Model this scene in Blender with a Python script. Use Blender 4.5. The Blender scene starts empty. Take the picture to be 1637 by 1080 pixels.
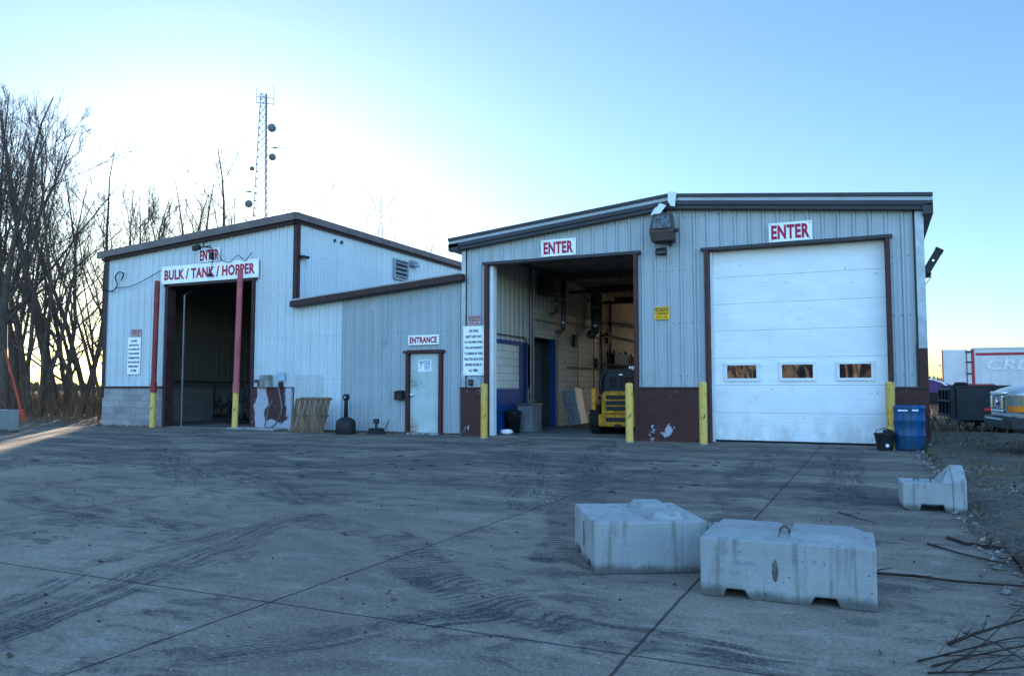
import bpy, math, random
from mathutils import Vector, Matrix
R = math.radians
scene = bpy.context.scene
col = scene.collection

# ------------------------------------------------------------------ camera
cam_d = bpy.data.cameras.new('camera'); cam = bpy.data.objects.new('camera', cam_d); col.objects.link(cam)
cam_d.sensor_width = 36.0; cam_d.lens = 36 * 1253 / 1637
cam_d.clip_start = 0.05; cam_d.clip_end = 3000
cam.location = (0, 0, 1.2); cam.rotation_euler = (R(90 + 3.70), 0, R(24.77))
scene.camera = cam

# ------------------------------------------------------------------ light
SUN_AZ = 45.0      # degrees to the left of +Y
SUN_EL = 7.5
w = bpy.data.worlds.new('World'); scene.world = w; w.use_nodes = True
nt = w.node_tree; nt.nodes.clear()
sky = nt.nodes.new('ShaderNodeTexSky'); sky.sky_type = 'NISHITA'; sky.sun_disc = False
sky.sun_elevation = R(SUN_EL); sky.sun_rotation = R(-SUN_AZ)
sky.air_density = 1.0; sky.dust_density = 0.4; sky.ozone_density = 1.6
gm = nt.nodes.new('ShaderNodeGamma'); gm.inputs[1].default_value = 0.86
hs = nt.nodes.new('ShaderNodeHueSaturation'); hs.inputs['Saturation'].default_value = 1.08; hs.inputs['Value'].default_value = 1.0
# cold white balance of the dusk photograph, and an added sky gain away from the sun to light the shaded fronts
tn = nt.nodes.new('ShaderNodeMix'); tn.data_type = 'RGBA'; tn.blend_type = 'MULTIPLY'; tn.inputs[0].default_value = 1.0; tn.inputs[7].default_value = (0.64, 0.83, 1.06, 1)
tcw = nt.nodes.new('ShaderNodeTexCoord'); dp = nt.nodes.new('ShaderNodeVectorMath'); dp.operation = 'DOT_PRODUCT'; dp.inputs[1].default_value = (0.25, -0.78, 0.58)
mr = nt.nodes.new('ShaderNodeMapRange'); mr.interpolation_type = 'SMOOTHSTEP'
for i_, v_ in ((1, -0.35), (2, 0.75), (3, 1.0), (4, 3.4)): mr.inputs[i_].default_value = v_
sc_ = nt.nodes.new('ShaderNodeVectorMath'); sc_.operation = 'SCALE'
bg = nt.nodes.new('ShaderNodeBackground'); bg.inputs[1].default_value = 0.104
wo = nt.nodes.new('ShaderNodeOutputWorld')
lk = nt.links.new
lk(sky.outputs[0], gm.inputs[0]); lk(gm.outputs[0], hs.inputs['Color']); lk(hs.outputs[0], tn.inputs[6]); lk(tn.outputs[2], sc_.inputs[0])
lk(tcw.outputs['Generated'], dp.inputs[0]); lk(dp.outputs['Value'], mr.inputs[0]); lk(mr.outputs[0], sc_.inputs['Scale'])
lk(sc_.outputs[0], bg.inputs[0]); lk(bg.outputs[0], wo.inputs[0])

sl = bpy.data.lights.new('sun', 'SUN'); sl.energy = 4.5; sl.angle = R(0.5); sl.color = (1.0, 0.78, 0.56)
so = bpy.data.objects.new('sun', sl); col.objects.link(so)
sd = Vector((-math.sin(R(SUN_AZ)) * math.cos(R(SUN_EL)), math.cos(R(SUN_AZ)) * math.cos(R(SUN_EL)), math.sin(R(SUN_EL))))
so.rotation_euler = sd.to_track_quat('Z', 'Y').to_euler(); so.location = sd * 50

vs = scene.view_settings
scene.display_settings.display_device = 'sRGB'
vs.view_transform = 'Standard'; vs.look = 'None'; vs.gamma = 1; vs.use_curve_mapping = False
vs.exposure = 1.92

# ------------------------------------------------------------------ helpers
def tag(o, label=None, cat=None, group=None, kind=None):
    if label: o['label'] = label
    if cat: o['category'] = cat
    if group: o['group'] = group
    if kind: o['kind'] = kind
    return o

def empty(name, label, cat, loc=(0, 0, 0), rz=0, group=None):
    o = bpy.data.objects.new(name, None); col.objects.link(o)
    o.empty_display_size = 0.2
    o.location = loc; o.rotation_euler = (0, 0, rz)
    return tag(o, label, cat, group)

def copy_tree(o, parent=None):
    c = o.copy(); col.objects.link(c); c.parent = parent
    for ch in list(o.children): copy_tree(ch, c)
    return c

class MB:
    """mesh collector"""
    def __init__(s): s.v = []; s.f = []; s.st = []; s.M = Matrix.Identity(4)
    def add(s, vs_, fs_):
        b = len(s.v); s.st.append((b, len(s.f)))
        s.v += [tuple(s.M @ Vector(p)) for p in vs_]
        s.f += [tuple(b + i for i in f) for f in fs_]
        return s
    def box(s, x0, x1, y0, y1, z0, z1, rot=None, c=None):
        vs_ = [(x, y, z) for z in (z0, z1) for y in (y0, y1) for x in (x0, x1)]
        if rot is not None:
            c = Vector(c) if c else Vector(((x0+x1)/2, (y0+y1)/2, (z0+z1)/2))
            vs_ = [tuple(c + rot @ (Vector(p) - c)) for p in vs_]
        return s.add(vs_, [(0,2,3,1),(4,5,7,6),(0,1,5,4),(2,6,7,3),(0,4,6,2),(1,3,7,5)])
    def prism(s, poly, a, b, axis='y'):
        """poly in the two other axes, extruded from a to b along axis"""
        n = len(poly)
        def P(p, t):
            return (p[0], t, p[1]) if axis == 'y' else ((t, p[0], p[1]) if axis == 'x' else (p[0], p[1], t))
        vs_ = [P(p, a) for p in poly] + [P(p, b) for p in poly]
        fs_ = [tuple(range(n-1, -1, -1)), tuple(range(n, 2*n))] + [(i, (i+1) % n, n+(i+1) % n, n+i) for i in range(n)]
        return s.add(vs_, fs_)
    def tube(s, pts, r, n=8, caps=True):
        pts = [Vector(p) for p in pts]
        rs = r if isinstance(r, (list, tuple)) else [r]*len(pts)
        rings = []; up = None
        for i, p in enumerate(pts):
            d = (pts[min(i+1, len(pts)-1)] - pts[max(i-1, 0)])
            if d.length < 1e-9: d = Vector((0, 0, 1))
            d.normalize()
            if up is None:
                up = Vector((0, 0, 1)) if abs(d.z) < .9 else Vector((1, 0, 0))
            u = d.cross(up)
            if u.length < 1e-6: u = d.orthogonal()
            u.normalize(); v = d.cross(u).normalized(); up = u.cross(d)
            rings.append([tuple(p + (u*math.cos(2*math.pi*k/n) + v*math.sin(2*math.pi*k/n))*rs[i]) for k in range(n)])
        vs_ = [q for rg in rings for q in rg]; fs_ = []
        for i in range(len(rings)-1):
            for k in range(n):
                a = i*n+k; b = i*n+(k+1) % n
                fs_.append((a, b, b+n, a+n))
        if caps:
            fs_.append(tuple(range(n-1, -1, -1))); fs_.append(tuple((len(rings)-1)*n+k for k in range(n)))
        return s.add(vs_, fs_)
    def lathe(s, prof, n=24, c=(0, 0, 0), axis='z'):
        vs_ = []; fs_ = []
        for (r, z) in prof:
            for k in range(n):
                a = 2*math.pi*k/n
                p = (r*math.cos(a), r*math.sin(a), z)
                if axis == 'x': p = (p[2], p[0], p[1])
                if axis == 'y': p = (p[0], p[2], p[1])
                vs_.append((p[0]+c[0], p[1]+c[1], p[2]+c[2]))
        m = len(prof)
        for i in range(m-1):
            for k in range(n):
                a = i*n+k; b = i*n+(k+1) % n
                fs_.append((a, b, b+n, a+n) if axis != 'y' else (a, a+n, b+n, b))
        fs_.append(tuple(range(n-1, -1, -1))); fs_.append(tuple((m-1)*n+k for k in range(n)))
        return s.add(vs_, fs_)
    def quad(s, a, b, c, d): return s.add([a, b, c, d], [(0, 1, 2, 3)])
    def build(s, name, mat, parent=None, bevel=0, smooth=False, seg=2):
        me = bpy.data.meshes.new(name); me.from_pydata(s.v, [], s.f); me.update()
        o = bpy.data.objects.new(name, me); col.objects.link(o)
        if mat: me.materials.append(mat)
        if parent is not None: o.parent = parent
        if smooth:
            for p in me.polygons: p.use_smooth = True
        if bevel:
            b = o.modifiers.new('bevel', 'BEVEL'); b.width = bevel; b.segments = seg; b.limit_method = 'ANGLE'; b.angle_limit = R(35)
        return o

def thing(o, label, cat, group=None): return tag(o, label, cat, group)

# ------------------------------------------------------------------ material builder
class G:
    def __init__(s, name):
        s.m = bpy.data.materials.new(name); s.m.use_nodes = True
        s.t = s.m.node_tree; s.b = s.t.nodes['Principled BSDF']; s.tc = None
    def node(s, typ, **kw):
        n = s.t.nodes.new(typ)
        for k, v in kw.items(): setattr(n, k, v)
        return n
    def put(s, sock, v):
        if hasattr(v, 'links') or isinstance(v, bpy.types.NodeSocket): s.t.links.new(v, sock)
        elif v is not None:
            if isinstance(v, (tuple, list)) and len(v) == 3 and sock.type == 'RGBA': v = (*v, 1)
            sock.default_value = v
    def math(s, op, a, b=0.0, c=None, clamp=False):
        n = s.node('ShaderNodeMath', operation=op, use_clamp=clamp); s.put(n.inputs[0], a); s.put(n.inputs[1], b)
        if c is not None: s.put(n.inputs[2], c)
        return n.outputs[0]
    def co(s, kind='Object'):
        if s.tc is None: s.tc = s.node('ShaderNodeTexCoord')
        return s.tc.outputs[kind]
    def xyz(s):
        n = s.node('ShaderNodeSeparateXYZ'); s.t.links.new(s.co(), n.inputs[0]); return n.outputs
    def mapv(s, scale=(1, 1, 1), loc=(0, 0, 0)):
        n = s.node('ShaderNodeMapping'); s.t.links.new(s.co(), n.inputs[0])
        n.inputs['Scale'].default_value = scale; n.inputs['Location'].default_value = loc; return n.outputs[0]
    def noise(s, scale, detail=4, rough=.55, vec=None, dist=0.0):
        n = s.node('ShaderNodeTexNoise'); s.t.links.new(vec if vec is not None else s.co(), n.inputs['Vector'])
        n.inputs['Scale'].default_value = scale; n.inputs['Detail'].default_value = detail; n.inputs['Roughness'].default_value = rough
        n.inputs['Distortion'].default_value = dist
        return n.outputs['Fac']
    def vor(s, scale, vec=None, feat='F1'):
        n = s.node('ShaderNodeTexVoronoi', feature=feat); s.t.links.new(vec if vec is not None else s.co(), n.inputs['Vector'])
        n.inputs['Scale'].default_value = scale; return n.outputs['Distance']
    def step(s, v, a, b, lo=0.0, hi=1.0):
        n = s.node('ShaderNodeMapRange', interpolation_type='SMOOTHSTEP'); s.put(n.inputs['Value'], v)
        s.put(n.inputs['From Min'], a); s.put(n.inputs['From Max'], b); s.put(n.inputs['To Min'], lo); s.put(n.inputs['To Max'], hi)
        return n.outputs[0]
    def mix(s, f, a, b, mode='MIX'):
        n = s.node('ShaderNodeMix', data_type='RGBA', blend_type=mode); s.put(n.inputs[0], f); s.put(n.inputs[6], a); s.put(n.inputs[7], b)
        return n.outputs[2]
    def bump(s, h, strength=.3, dist=.01, prev=None):
        n = s.node('ShaderNodeBump'); s.put(n.inputs['Height'], h); n.inputs['Strength'].default_value = strength; n.inputs['Distance'].default_value = dist
        if prev is not None: s.t.links.new(prev, n.inputs['Normal'])
        return n.outputs[0]
    def out(s, color=None, rough=None, metal=None, normal=None, spec=None, ior=None):
        if color is not None: s.put(s.b.inputs['Base Color'], color)
        if rough is not None: s.put(s.b.inputs['Roughness'], rough)
        if metal is not None: s.put(s.b.inputs['Metallic'], metal)
        if normal is not None: s.put(s.b.inputs['Normal'], normal)
        if spec is None and ior is None and not metal: spec = .22
        if spec is not None: s.put(s.b.inputs['Specular IOR Level'], spec)
        if ior is not None: s.put(s.b.inputs['IOR'], ior)
        return s.m

def surf(name, c, var=.25, scale=3.0, rough=.6, metal=0.0, bump=.15, fine=60.0, tint=None):
    """plain weathered surface: two noises vary the base colour, a fine one gives bump"""
    g = G(name)
    a = g.noise(scale, 6, .6); b = g.noise(fine, 3, .6)
    lo = tuple(x*(1-var) for x in c); hi = tuple(min(x*(1+var*.6), .95) for x in c)
    if tint: lo = tint
    cc = g.mix(g.step(a, .3, .72), lo, hi)
    cc = g.mix(g.math('MULTIPLY', g.step(b, .55, .8), .35*var/.25), cc, tuple(x*.6 for x in c))
    return g.out(cc, g.step(a, .2, .8, rough*.85, min(1, rough*1.15)), metal, g.bump(b, bump, .004))

def siding(name, c, dirt=(.20, .17, .14), amount=.35, spots=True, ribs=.305, x_axis=True, warm=(.42, .36, .31)):
    """painted sheet: vertical run-off streaks, purlin screw rows, pale rubs"""
    g = G(name)
    st = g.noise(1.0, 5, .6, g.mapv((9, 9, .35)))
    bl = g.noise(.55, 4, .6)
    fine = g.noise(40, 3, .6)
    x, y, z = g.xyz()
    cc = g.mix(g.step(bl, .3, .7), tuple(v*.88 for v in c), c)
    cc = g.mix(g.math('MULTIPLY', g.step(st, .5, .75), amount), cc, dirt)
    # grime band near the bottom and top of the sheets
    low = g.math('MULTIPLY', g.step(z, 1.2, .1), g.step(fine, .35, .7))
    cc = g.mix(g.math('MULTIPLY', low, amount*.9), cc, warm)
    if spots:
        sp = g.step(g.noise(2.6, 2, .5, g.mapv((1, 1, .7), (3, 1, 7))), .68, .76)
        sp2 = g.step(g.noise(14, 3, .6), .5, .7)
        cc = g.mix(g.math('MULTIPLY', g.math('MULTIPLY', sp, sp2), .45), cc, (.75, .77, .8))
    u = x if x_axis else y
    fu = g.math('SUBTRACT', g.math('FRACT', g.math('DIVIDE', g.math('ADD', u, 50.0), ribs/2)), .5)
    fz = g.math('SUBTRACT', g.math('FRACT', g.math('DIVIDE', g.math('ADD', z, .35), 1.22)), .5)
    du = g.math('MULTIPLY', g.math('ABSOLUTE', fu), ribs/2); dz = g.math('MULTIPLY', g.math('ABSOLUTE', fz), 1.22)
    rr = g.math('SQRT', g.math('ADD', g.math('MULTIPLY', du, du), g.math('MULTIPLY', dz, dz)))
    scr = g.math('MULTIPLY', g.step(rr, .021, .011), g.step(g.noise(1.3, 2), .36, .46))
    run = g.math('MULTIPLY', g.math('MULTIPLY', g.step(du, .012, .004), g.step(fz, .0, -.14, 0, 1)), g.step(fz, -.2, -.05))
    cc = g.mix(g.math('MULTIPLY', run, .30), cc, (.24, .16, .12))
    pf = g.math('FLOOR', g.math('DIVIDE', g.math('ADD', u, 60.0), .915)); pn_ = g.math('FRACT', g.math('MULTIPLY', g.math('SINE', g.math('MULTIPLY', pf, 12.9898)), 437.58))
    cc = g.mix(g.math('MULTIPLY', pn_, .16), cc, tuple(v*.72 for v in c))
    blot = g.step(g.noise(3.5, 6, .7, g.mapv((1, 1, .45), (4, 4, 4))), .57, .72); cc = g.mix(g.math('MULTIPLY', blot, amount*.8), cc, (.22, .21, .20))
    cc = g.mix(g.math('MULTIPLY', scr, .75), cc, (.09, .08, .09))
    # rib shading put into the colour as dark lines along every rib's feet
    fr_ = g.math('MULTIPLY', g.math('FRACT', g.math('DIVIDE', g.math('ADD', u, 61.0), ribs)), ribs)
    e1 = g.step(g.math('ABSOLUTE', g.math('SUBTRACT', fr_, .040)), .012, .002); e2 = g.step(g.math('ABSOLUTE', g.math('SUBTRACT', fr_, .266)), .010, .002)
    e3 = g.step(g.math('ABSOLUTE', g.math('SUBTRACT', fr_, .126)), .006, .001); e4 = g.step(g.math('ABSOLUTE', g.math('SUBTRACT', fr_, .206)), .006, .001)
    rib_sh = g.math('MAXIMUM', g.math('MULTIPLY', g.math('MAXIMUM', e1, e2), .55), g.math('MULTIPLY', g.math('MAXIMUM', e3, e4), .22))
    cc = g.mix(g.math('MULTIPLY', rib_sh, g.step(st, .2, .6, .55, 1)), cc, (.13, .13, .14))
    dent = g.noise(1.8, 3, .5, g.mapv((1, 1, .5)))
    return g.out(cc, g.step(bl, .2, .8, .38, .55), 0.0, g.bump(dent, .9, .05, g.bump(fine, .1, .003)))

def masonry(name, c, mortar=.55, peel=None, peel_at=.62, course=(.4064, .2032), painted=False, pscale=1.6):
    g = G(name)
    x, y, z = g.xyz()
    # brick pattern on (x+y, z): the wall runs along either axis
    cmb = g.node('ShaderNodeCombineXYZ'); g.put(cmb.inputs[0], g.math('ADD', x, y)); g.put(cmb.inputs[1], z)
    br = g.node('ShaderNodeTexBrick'); g.t.links.new(cmb.outputs[0], br.inputs['Vector'])
    br.inputs['Scale'].default_value = 1.0; br.inputs['Brick Width'].default_value = course[0]; br.inputs['Row Height'].default_value = course[1]
    br.inputs['Mortar Size'].default_value = .006; br.inputs['Mortar Smooth'].default_value = .4; br.inputs['Bias'].default_value = 0
    v = .06 if painted else .22
    g.put(br.inputs['Color1'], tuple(k*(1-v) for k in c)); g.put(br.inputs['Color2'], tuple(min(.9, k*(1+v)) for k in c)); g.put(br.inputs['Mortar'], tuple(k*mortar for k in c))
    n1 = g.noise(1.7, 6, .65); n2 = g.noise(35, 4, .6)
    cc = g.mix(g.math('MULTIPLY', g.step(n1, .45, .75), .45), br.outputs['Color'], tuple(k*.5 for k in c))
    cc = g.mix(g.math('MULTIPLY', g.step(n2, .5, .8), .3), cc, tuple(k*.6 for k in c))
    h = g.math('MULTIPLY', br.outputs['Fac'], -1.0)
    if peel:
        pn = g.noise(pscale, 7, .62, g.mapv((1, 1, 1.1), (2.3, 4.1, 1.7)), .3)
        low = g.math('MULTIPLY', g.step(z, .35, .0), .10)
        pm = g.step(g.math('ADD', pn, low), peel_at, peel_at+.015)
        sc1 = g.noise(1, 6, .7, g.mapv((5, 5, 22), (1, 2, 3)), .4); scf = g.math('MULTIPLY', g.step(sc1, .60, .66), g.step(g.noise(1.5, 3), .48, .6))
        cc = g.mix(g.math('MULTIPLY', scf, .5), cc, tuple(k*.7 for k in peel))
        cc = g.mix(g.math('MULTIPLY', g.step(g.noise(26, 5, .7), .66, .70), .6), cc, peel)
        cc = g.mix(pm, cc, peel)
        h = g.math('SUBTRACT', h, g.math('MULTIPLY', pm, .5))
    return g.out(cc, .75 if not painted else .55, 0, g.bump(h, .5, .006, g.bump(n2, .25, .004)))

def chipped(name, c, under, thr=.63, scale=14, rough=.5, c2=None):
    g = G(name)
    n = g.noise(scale, 9, .72, None, .6); m = g.noise(2.0, 4, .6)
    base = g.mix(g.step(m, .35, .7), c, c2 or tuple(k*.8 for k in c))
    pm = g.step(n, thr, thr+.02)
    return g.out(g.mix(pm, base, under), g.step(pm, 0, 1, rough, .8), 0, g.bump(pm, -.3 + .0, .003) if False else g.bump(g.math('MULTIPLY', pm, -1), .4, .003))

def plain(name, c, rough=.6, metal=0.0): return surf(name, c, .18, 4, rough, metal, .08)

M = {}
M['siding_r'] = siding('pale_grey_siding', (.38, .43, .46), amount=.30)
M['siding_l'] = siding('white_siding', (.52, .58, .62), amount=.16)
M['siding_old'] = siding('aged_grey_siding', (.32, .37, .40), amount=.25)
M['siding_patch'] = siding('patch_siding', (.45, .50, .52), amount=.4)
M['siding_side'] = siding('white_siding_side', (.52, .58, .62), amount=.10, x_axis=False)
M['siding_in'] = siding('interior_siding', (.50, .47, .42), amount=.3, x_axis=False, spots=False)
M['maroon'] = chipped('maroon_trim', (.060, .019, .019), (.30, .27, .27), .68, 18, .45)
M['maroon_dk'] = surf('dark_trim', (.045, .020, .022), .3, 3, .5)
M['fascia_mid'] = surf('galvanised_band', (.27, .31, .36), .2, 2, .4, .3)
M['fascia_dk'] = surf('dark_fascia', (.035, .035, .045), .25, 2, .4)
M['fascia_l'] = surf('brown_grey_fascia', (.13, .105, .105), .25, 2, .55)
M['galv'] = surf('galvanised', (.32, .36, .40), .25, 5, .4, .5)
M['white'] = surf('white_metal', (.68, .70, .72), .12, 2, .4)
M['roof'] = surf('roof_sheet', (.35, .36, .37), .2, 2, .5)
M['cmu'] = masonry('grey_block', (.26, .25, .25))
M['cmu_brown'] = masonry('brown_block', (.062, .022, .020), .9, peel=(.36, .36, .42), peel_at=.665, painted=True, pscale=2.2)
M['cmu_in'] = masonry('white_block_inside', (.72, .69, .62), .18, painted=True)
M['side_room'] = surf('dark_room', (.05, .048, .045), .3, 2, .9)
M['siding_dark'] = siding('dark_inner_siding', (.15, .135, .115), amount=.5, x_axis=False, spots=False)  # dark base colour with heavy streaks for the hopper bay lining
M['cmu_dark'] = masonry('dark_inner_block', (.22, .21, .20), .5, painted=True)  # dark base colour for the hopper bay's inner block wall
M['blue_wall'] = surf('blue_paint', (.003, .055, .19), .25, 2, .45)
M['black'] = surf('black_plastic', (.016, .017, .02), .3, 5, .5)
M['dark'] = surf('dark_metal', (.03, .03, .032), .35, 6, .55)
M['rubber'] = surf('rubber', (.014, .014, .015), .3, 10, .8)
M['concrete_in'] = surf('interior_floor', (.17, .16, .145), .35, 1.2, .45)
M['red_text'] = surf('red_lettering', (.36, .012, .055), .15, 6, .45)
M['blk_text'] = plain('black_lettering', (.012, .014, .02), .5)
M['sign'] = surf('sign_white', (.78, .80, .81), .08, 3, .35)
M['yel_sign'] = surf('sign_yellow', (.85, .45, .01), .12, 8, .4)
M['pink_sign'] = surf('faded_sign', (.55, .36, .36), .15, 8, .5)
M['yellow'] = chipped('yellow_post', (.58, .33, .05), (.07, .04, .03), .575, 9, .5, (.50, .36, .12))
M['yellow2'] = chipped('pale_yellow_post', (.62, .40, .11), (.05, .04, .03), .585, 8, .5, (.60, .40, .07))
M['redpost'] = surf('red_post', (.22, .035, .035), .3, 3, .5)
M['pinkpost'] = surf('faded_red_post', (.38, .09, .10), .25, 3, .5)
M['jd_yellow'] = surf('machine_yellow', (.50, .21, .010), .55, 7, .4)
M['blue_drum'] = None
M['chrome'] = surf('chrome', (.65, .67, .70), .1, 4, .15, 1.0, .02)
M['silver'] = surf('silver_paint', (.42, .45, .49), .12, 2, .3, .5, .03)
M['amber'] = surf('amber_lens', (.75, .20, .01), .1, 6, .2)
M['lens'] = surf('headlight_lens', (.20, .21, .17), .2, 10, .12)
M['glass_dk'] = surf('dark_glass', (.02, .025, .03), .2, 4, .06)
M['trailer_white'] = surf('trailer_white', (.50, .52, .54), .12, .6, .5)
M['trailer_red'] = surf('trailer_red', (.30, .03, .035), .2, 1, .5)
M['trailer_text'] = plain('trailer_lettering', (.60, .62, .64), .5)
M['purple'] = surf('purple_paint', (.06, .03, .14), .2, 2, .3)
M['rust_pipe'] = surf('rusty_pipe', (.10, .07, .05), .5, 8, .7)
M['duct'] = surf('grey_pipe', (.12, .12, .13), .3, 5, .4, .4)
M['reflect_red'] = plain('red_tape', (.5, .02, .02), .3)
M['orange'] = surf('orange_stake', (.40, .045, .02), .2, 4, .5)

def rusty_door():
    g = G('weathered_door')
    x, y, z = g.xyz()
    n = g.noise(3.2, 6, .65); f = g.noise(18, 5, .6)
    c = g.mix(g.step(n, .3, .7), (.34, .42, .42), (.44, .50, .50))
    left = g.step(x, .38, .05)
    r = g.math('MULTIPLY', g.math('MULTIPLY', left, g.step(z, .55, .1)), g.step(f, .35, .6))
    c = g.mix(r, c, (.22, .085, .035))
    r2 = g.math('MULTIPLY', g.math('MULTIPLY', g.step(x, .3, .02), g.step(g.math('ABSOLUTE', g.math('SUBTRACT', z, 1.45)), .3, .05)), g.step(f, .4, .65))
    c = g.mix(g.math('MULTIPLY', r2, .8), c, (.30, .17, .07))
    d = g.math('MULTIPLY', g.math('MULTIPLY', g.step(x, .7, .2), g.step(g.math('ABSOLUTE', g.math('SUBTRACT', z, 1.28)), .22, .02)), g.step(g.noise(4, 6, .7, g.mapv((1, 1, 5))), .42, .62))
    c = g.mix(g.math('MULTIPLY', d, .7), c, (.07, .08, .09))
    return g.out(c, .5, 0, g.bump(f, .15, .004))
M['door'] = rusty_door()

def overhead():
    g = G('white_overhead_panel')
    x, y, z = g.xyz()
    fine = g.math('SINE', g.math('MULTIPLY', z, 2*math.pi/.0508))
    n = g.noise(1.4, 5, .6, g.mapv((1, 1, 2))); st = g.noise(1, 5, .6, g.mapv((6, 6, .5)))
    c = g.mix(g.step(n, .35, .75), (.70, .72, .74), (.78, .79, .80))
    c = g.mix(g.math('MULTIPLY', g.step(st, .55, .8), .12), c, (.45, .42, .38))
    topd = g.math('MULTIPLY', g.step(z, 3.9, 4.3), g.step(n, .35, .6))
    c = g.mix(g.math('MULTIPLY', topd, .35), c, (.45, .40, .36))
    bot = g.math('MULTIPLY', g.step(z, .9, .05), g.step(g.noise(2.5, 6, .7, g.mapv((1, 1, .5))), .38, .66)); c = g.mix(g.math('MULTIPLY', bot, .5), c, (.36, .34, .31))
    sm_ = g.step(g.noise(.9, 6, .7, g.mapv((1, 1, 3), (8, 1, 2))), .56, .72); c = g.mix(g.math('MULTIPLY', sm_, .22), c, (.42, .43, .44))
    tick = g.math('MULTIPLY', g.step(g.noise(9, 2, .5), .72, .745), .6)
    c = g.mix(tick, c, (.3, .3, .33))
    return g.out(c, .35, 0, g.bump(fine, .35, .003, g.bump(g.noise(2.2, 3), .7, .02)))
M['overhead'] = overhead()

def drum():
    g = G('blue_drum')
    x, y, z = g.xyz()
    n = g.noise(1, 5, .6, g.mapv((22, 22, 1.2))); f = g.noise(12, 4)
    c = g.mix(g.step(f, .3, .7), (.006, .060, .165), (.012, .085, .22))
    # two greenish run-off streaks down the front, algae at the base
    a = g.math('ARCTAN2', y, x)
    s1 = g.step(g.math('ABSOLUTE', g.math('ADD', a, 1.95)), .13, .05); s2 = g.step(g.math('ABSOLUTE', g.math('ADD', a, 1.48)), .13, .05)
    s = g.math('MULTIPLY', g.math('MAXIMUM', s1, s2), g.step(n, .3, .55))
    s = g.math('MAXIMUM', s, g.math('MULTIPLY', g.step(z, .28, .06), g.step(f, .4, .6)))
    c = g.mix(g.math('MULTIPLY', s, .8), c, (.03, .05, .03))
    return g.out(c, .35, 0, g.bump(f, .1, .004))
M['blue_drum'] = drum()

def block_mat(name, c, dark):
    g = G(name)
    x, y, z = g.xyz()
    n = g.noise(3.0, 6, .65); f = g.noise(120, 5, .65); st = g.noise(1, 5, .65, g.mapv((16, 16, 1.6)))
    cc = g.mix(g.step(n, .3, .72), tuple(k*.82 for k in c), c)
    cc = g.mix(g.math('MULTIPLY', g.step(st, .50, .68), .6), cc, dark)
    cc = g.mix(g.math('MULTIPLY', g.step(f, .52, .66), .4), cc, tuple(k*.5 for k in c))
    pit = g.step(g.vor(30, g.mapv((1, 1, 1), (.3, .7, .1))), .16, .08)
    pm = g.math('MULTIPLY', pit, g.step(g.noise(9, 3), .54, .6))
    cc = g.mix(g.math('MULTIPLY', pm, .8), cc, (.05, .05, .055))
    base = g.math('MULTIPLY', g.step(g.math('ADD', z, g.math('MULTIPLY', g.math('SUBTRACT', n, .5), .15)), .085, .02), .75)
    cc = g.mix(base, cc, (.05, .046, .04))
    return g.out(cc, .85, 0, g.bump(g.math('SUBTRACT', f, g.math('MULTIPLY', pm, 2)), .9, .008, g.bump(n, .7, .03)))
M['block'] = block_mat('cast_concrete', (.34, .36, .36), (.13, .12, .105))
M['block_old'] = block_mat('rough_cast_concrete', (.30, .31, .31), (.22, .20, .18))

def wood_mat():
    g = G('pallet_wood')
    oi = g.node('ShaderNodeTexNoise'); g.t.links.new(g.mapv((11, .6, 1)), oi.inputs['Vector']); oi.inputs['Scale'].default_value = 1
    gr = g.noise(1, 6, .6, g.mapv((60, 4, 4)))
    c = g.mix(g.step(oi.outputs['Fac'], .35, .65), (.12, .078, .05), (.26, .165, .10))
    c = g.mix(g.math('MULTIPLY', g.step(gr, .45, .7), .6), c, (.055, .045, .04))
    return g.out(c, .8, 0, g.bump(gr, .5, .004))
M['wood'] = wood_mat()

def bark():
    g = G('bark')
    n = g.noise(6, 5, .6, g.mapv((3, 3, .6))); 
    return g.out(g.mix(g.step(n, .3, .7), (.040, .030, .026), (.095, .070, .055)), .9, 0, g.bump(n, .6, .02))
M['bark'] = bark()
M['twig'] = surf('twig_bark', (.070, .050, .042), .35, 2, .9)
M['brush'] = surf('dry_brush', (.15, .085, .045), .5, 1.2, .95)
M['grass'] = surf('dry_grass', (.14, .10, .055), .5, 2.5, .95, tint=(.045, .045, .022))
M['leaf'] = surf('dead_leaf', (.13, .075, .04), .5, 6, .9, tint=(.04, .03, .025))
M['stick'] = surf('brown_stick', (.042, .029, .023), .5, 12, .9)
M['debris'] = surf('dark_debris', (.035, .030, .028), .4, 6, .9)
M['chip'] = surf('pale_chip', (.42, .42, .42), .2, 9, .8)
M['sunwood'] = surf('far_wood', (.15, .10, .08), .4, .5, .95)
M['fir'] = surf('far_green', (.03, .04, .03), .4, .5, .95)

# window glass: a real coated pane that mirrors the yard in front of it
def pane_mat():
    g = G('window_glass'); return g.out((.01, .012, .015), .02, 0, ior=2.6)
M['pane'] = pane_mat()

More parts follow.
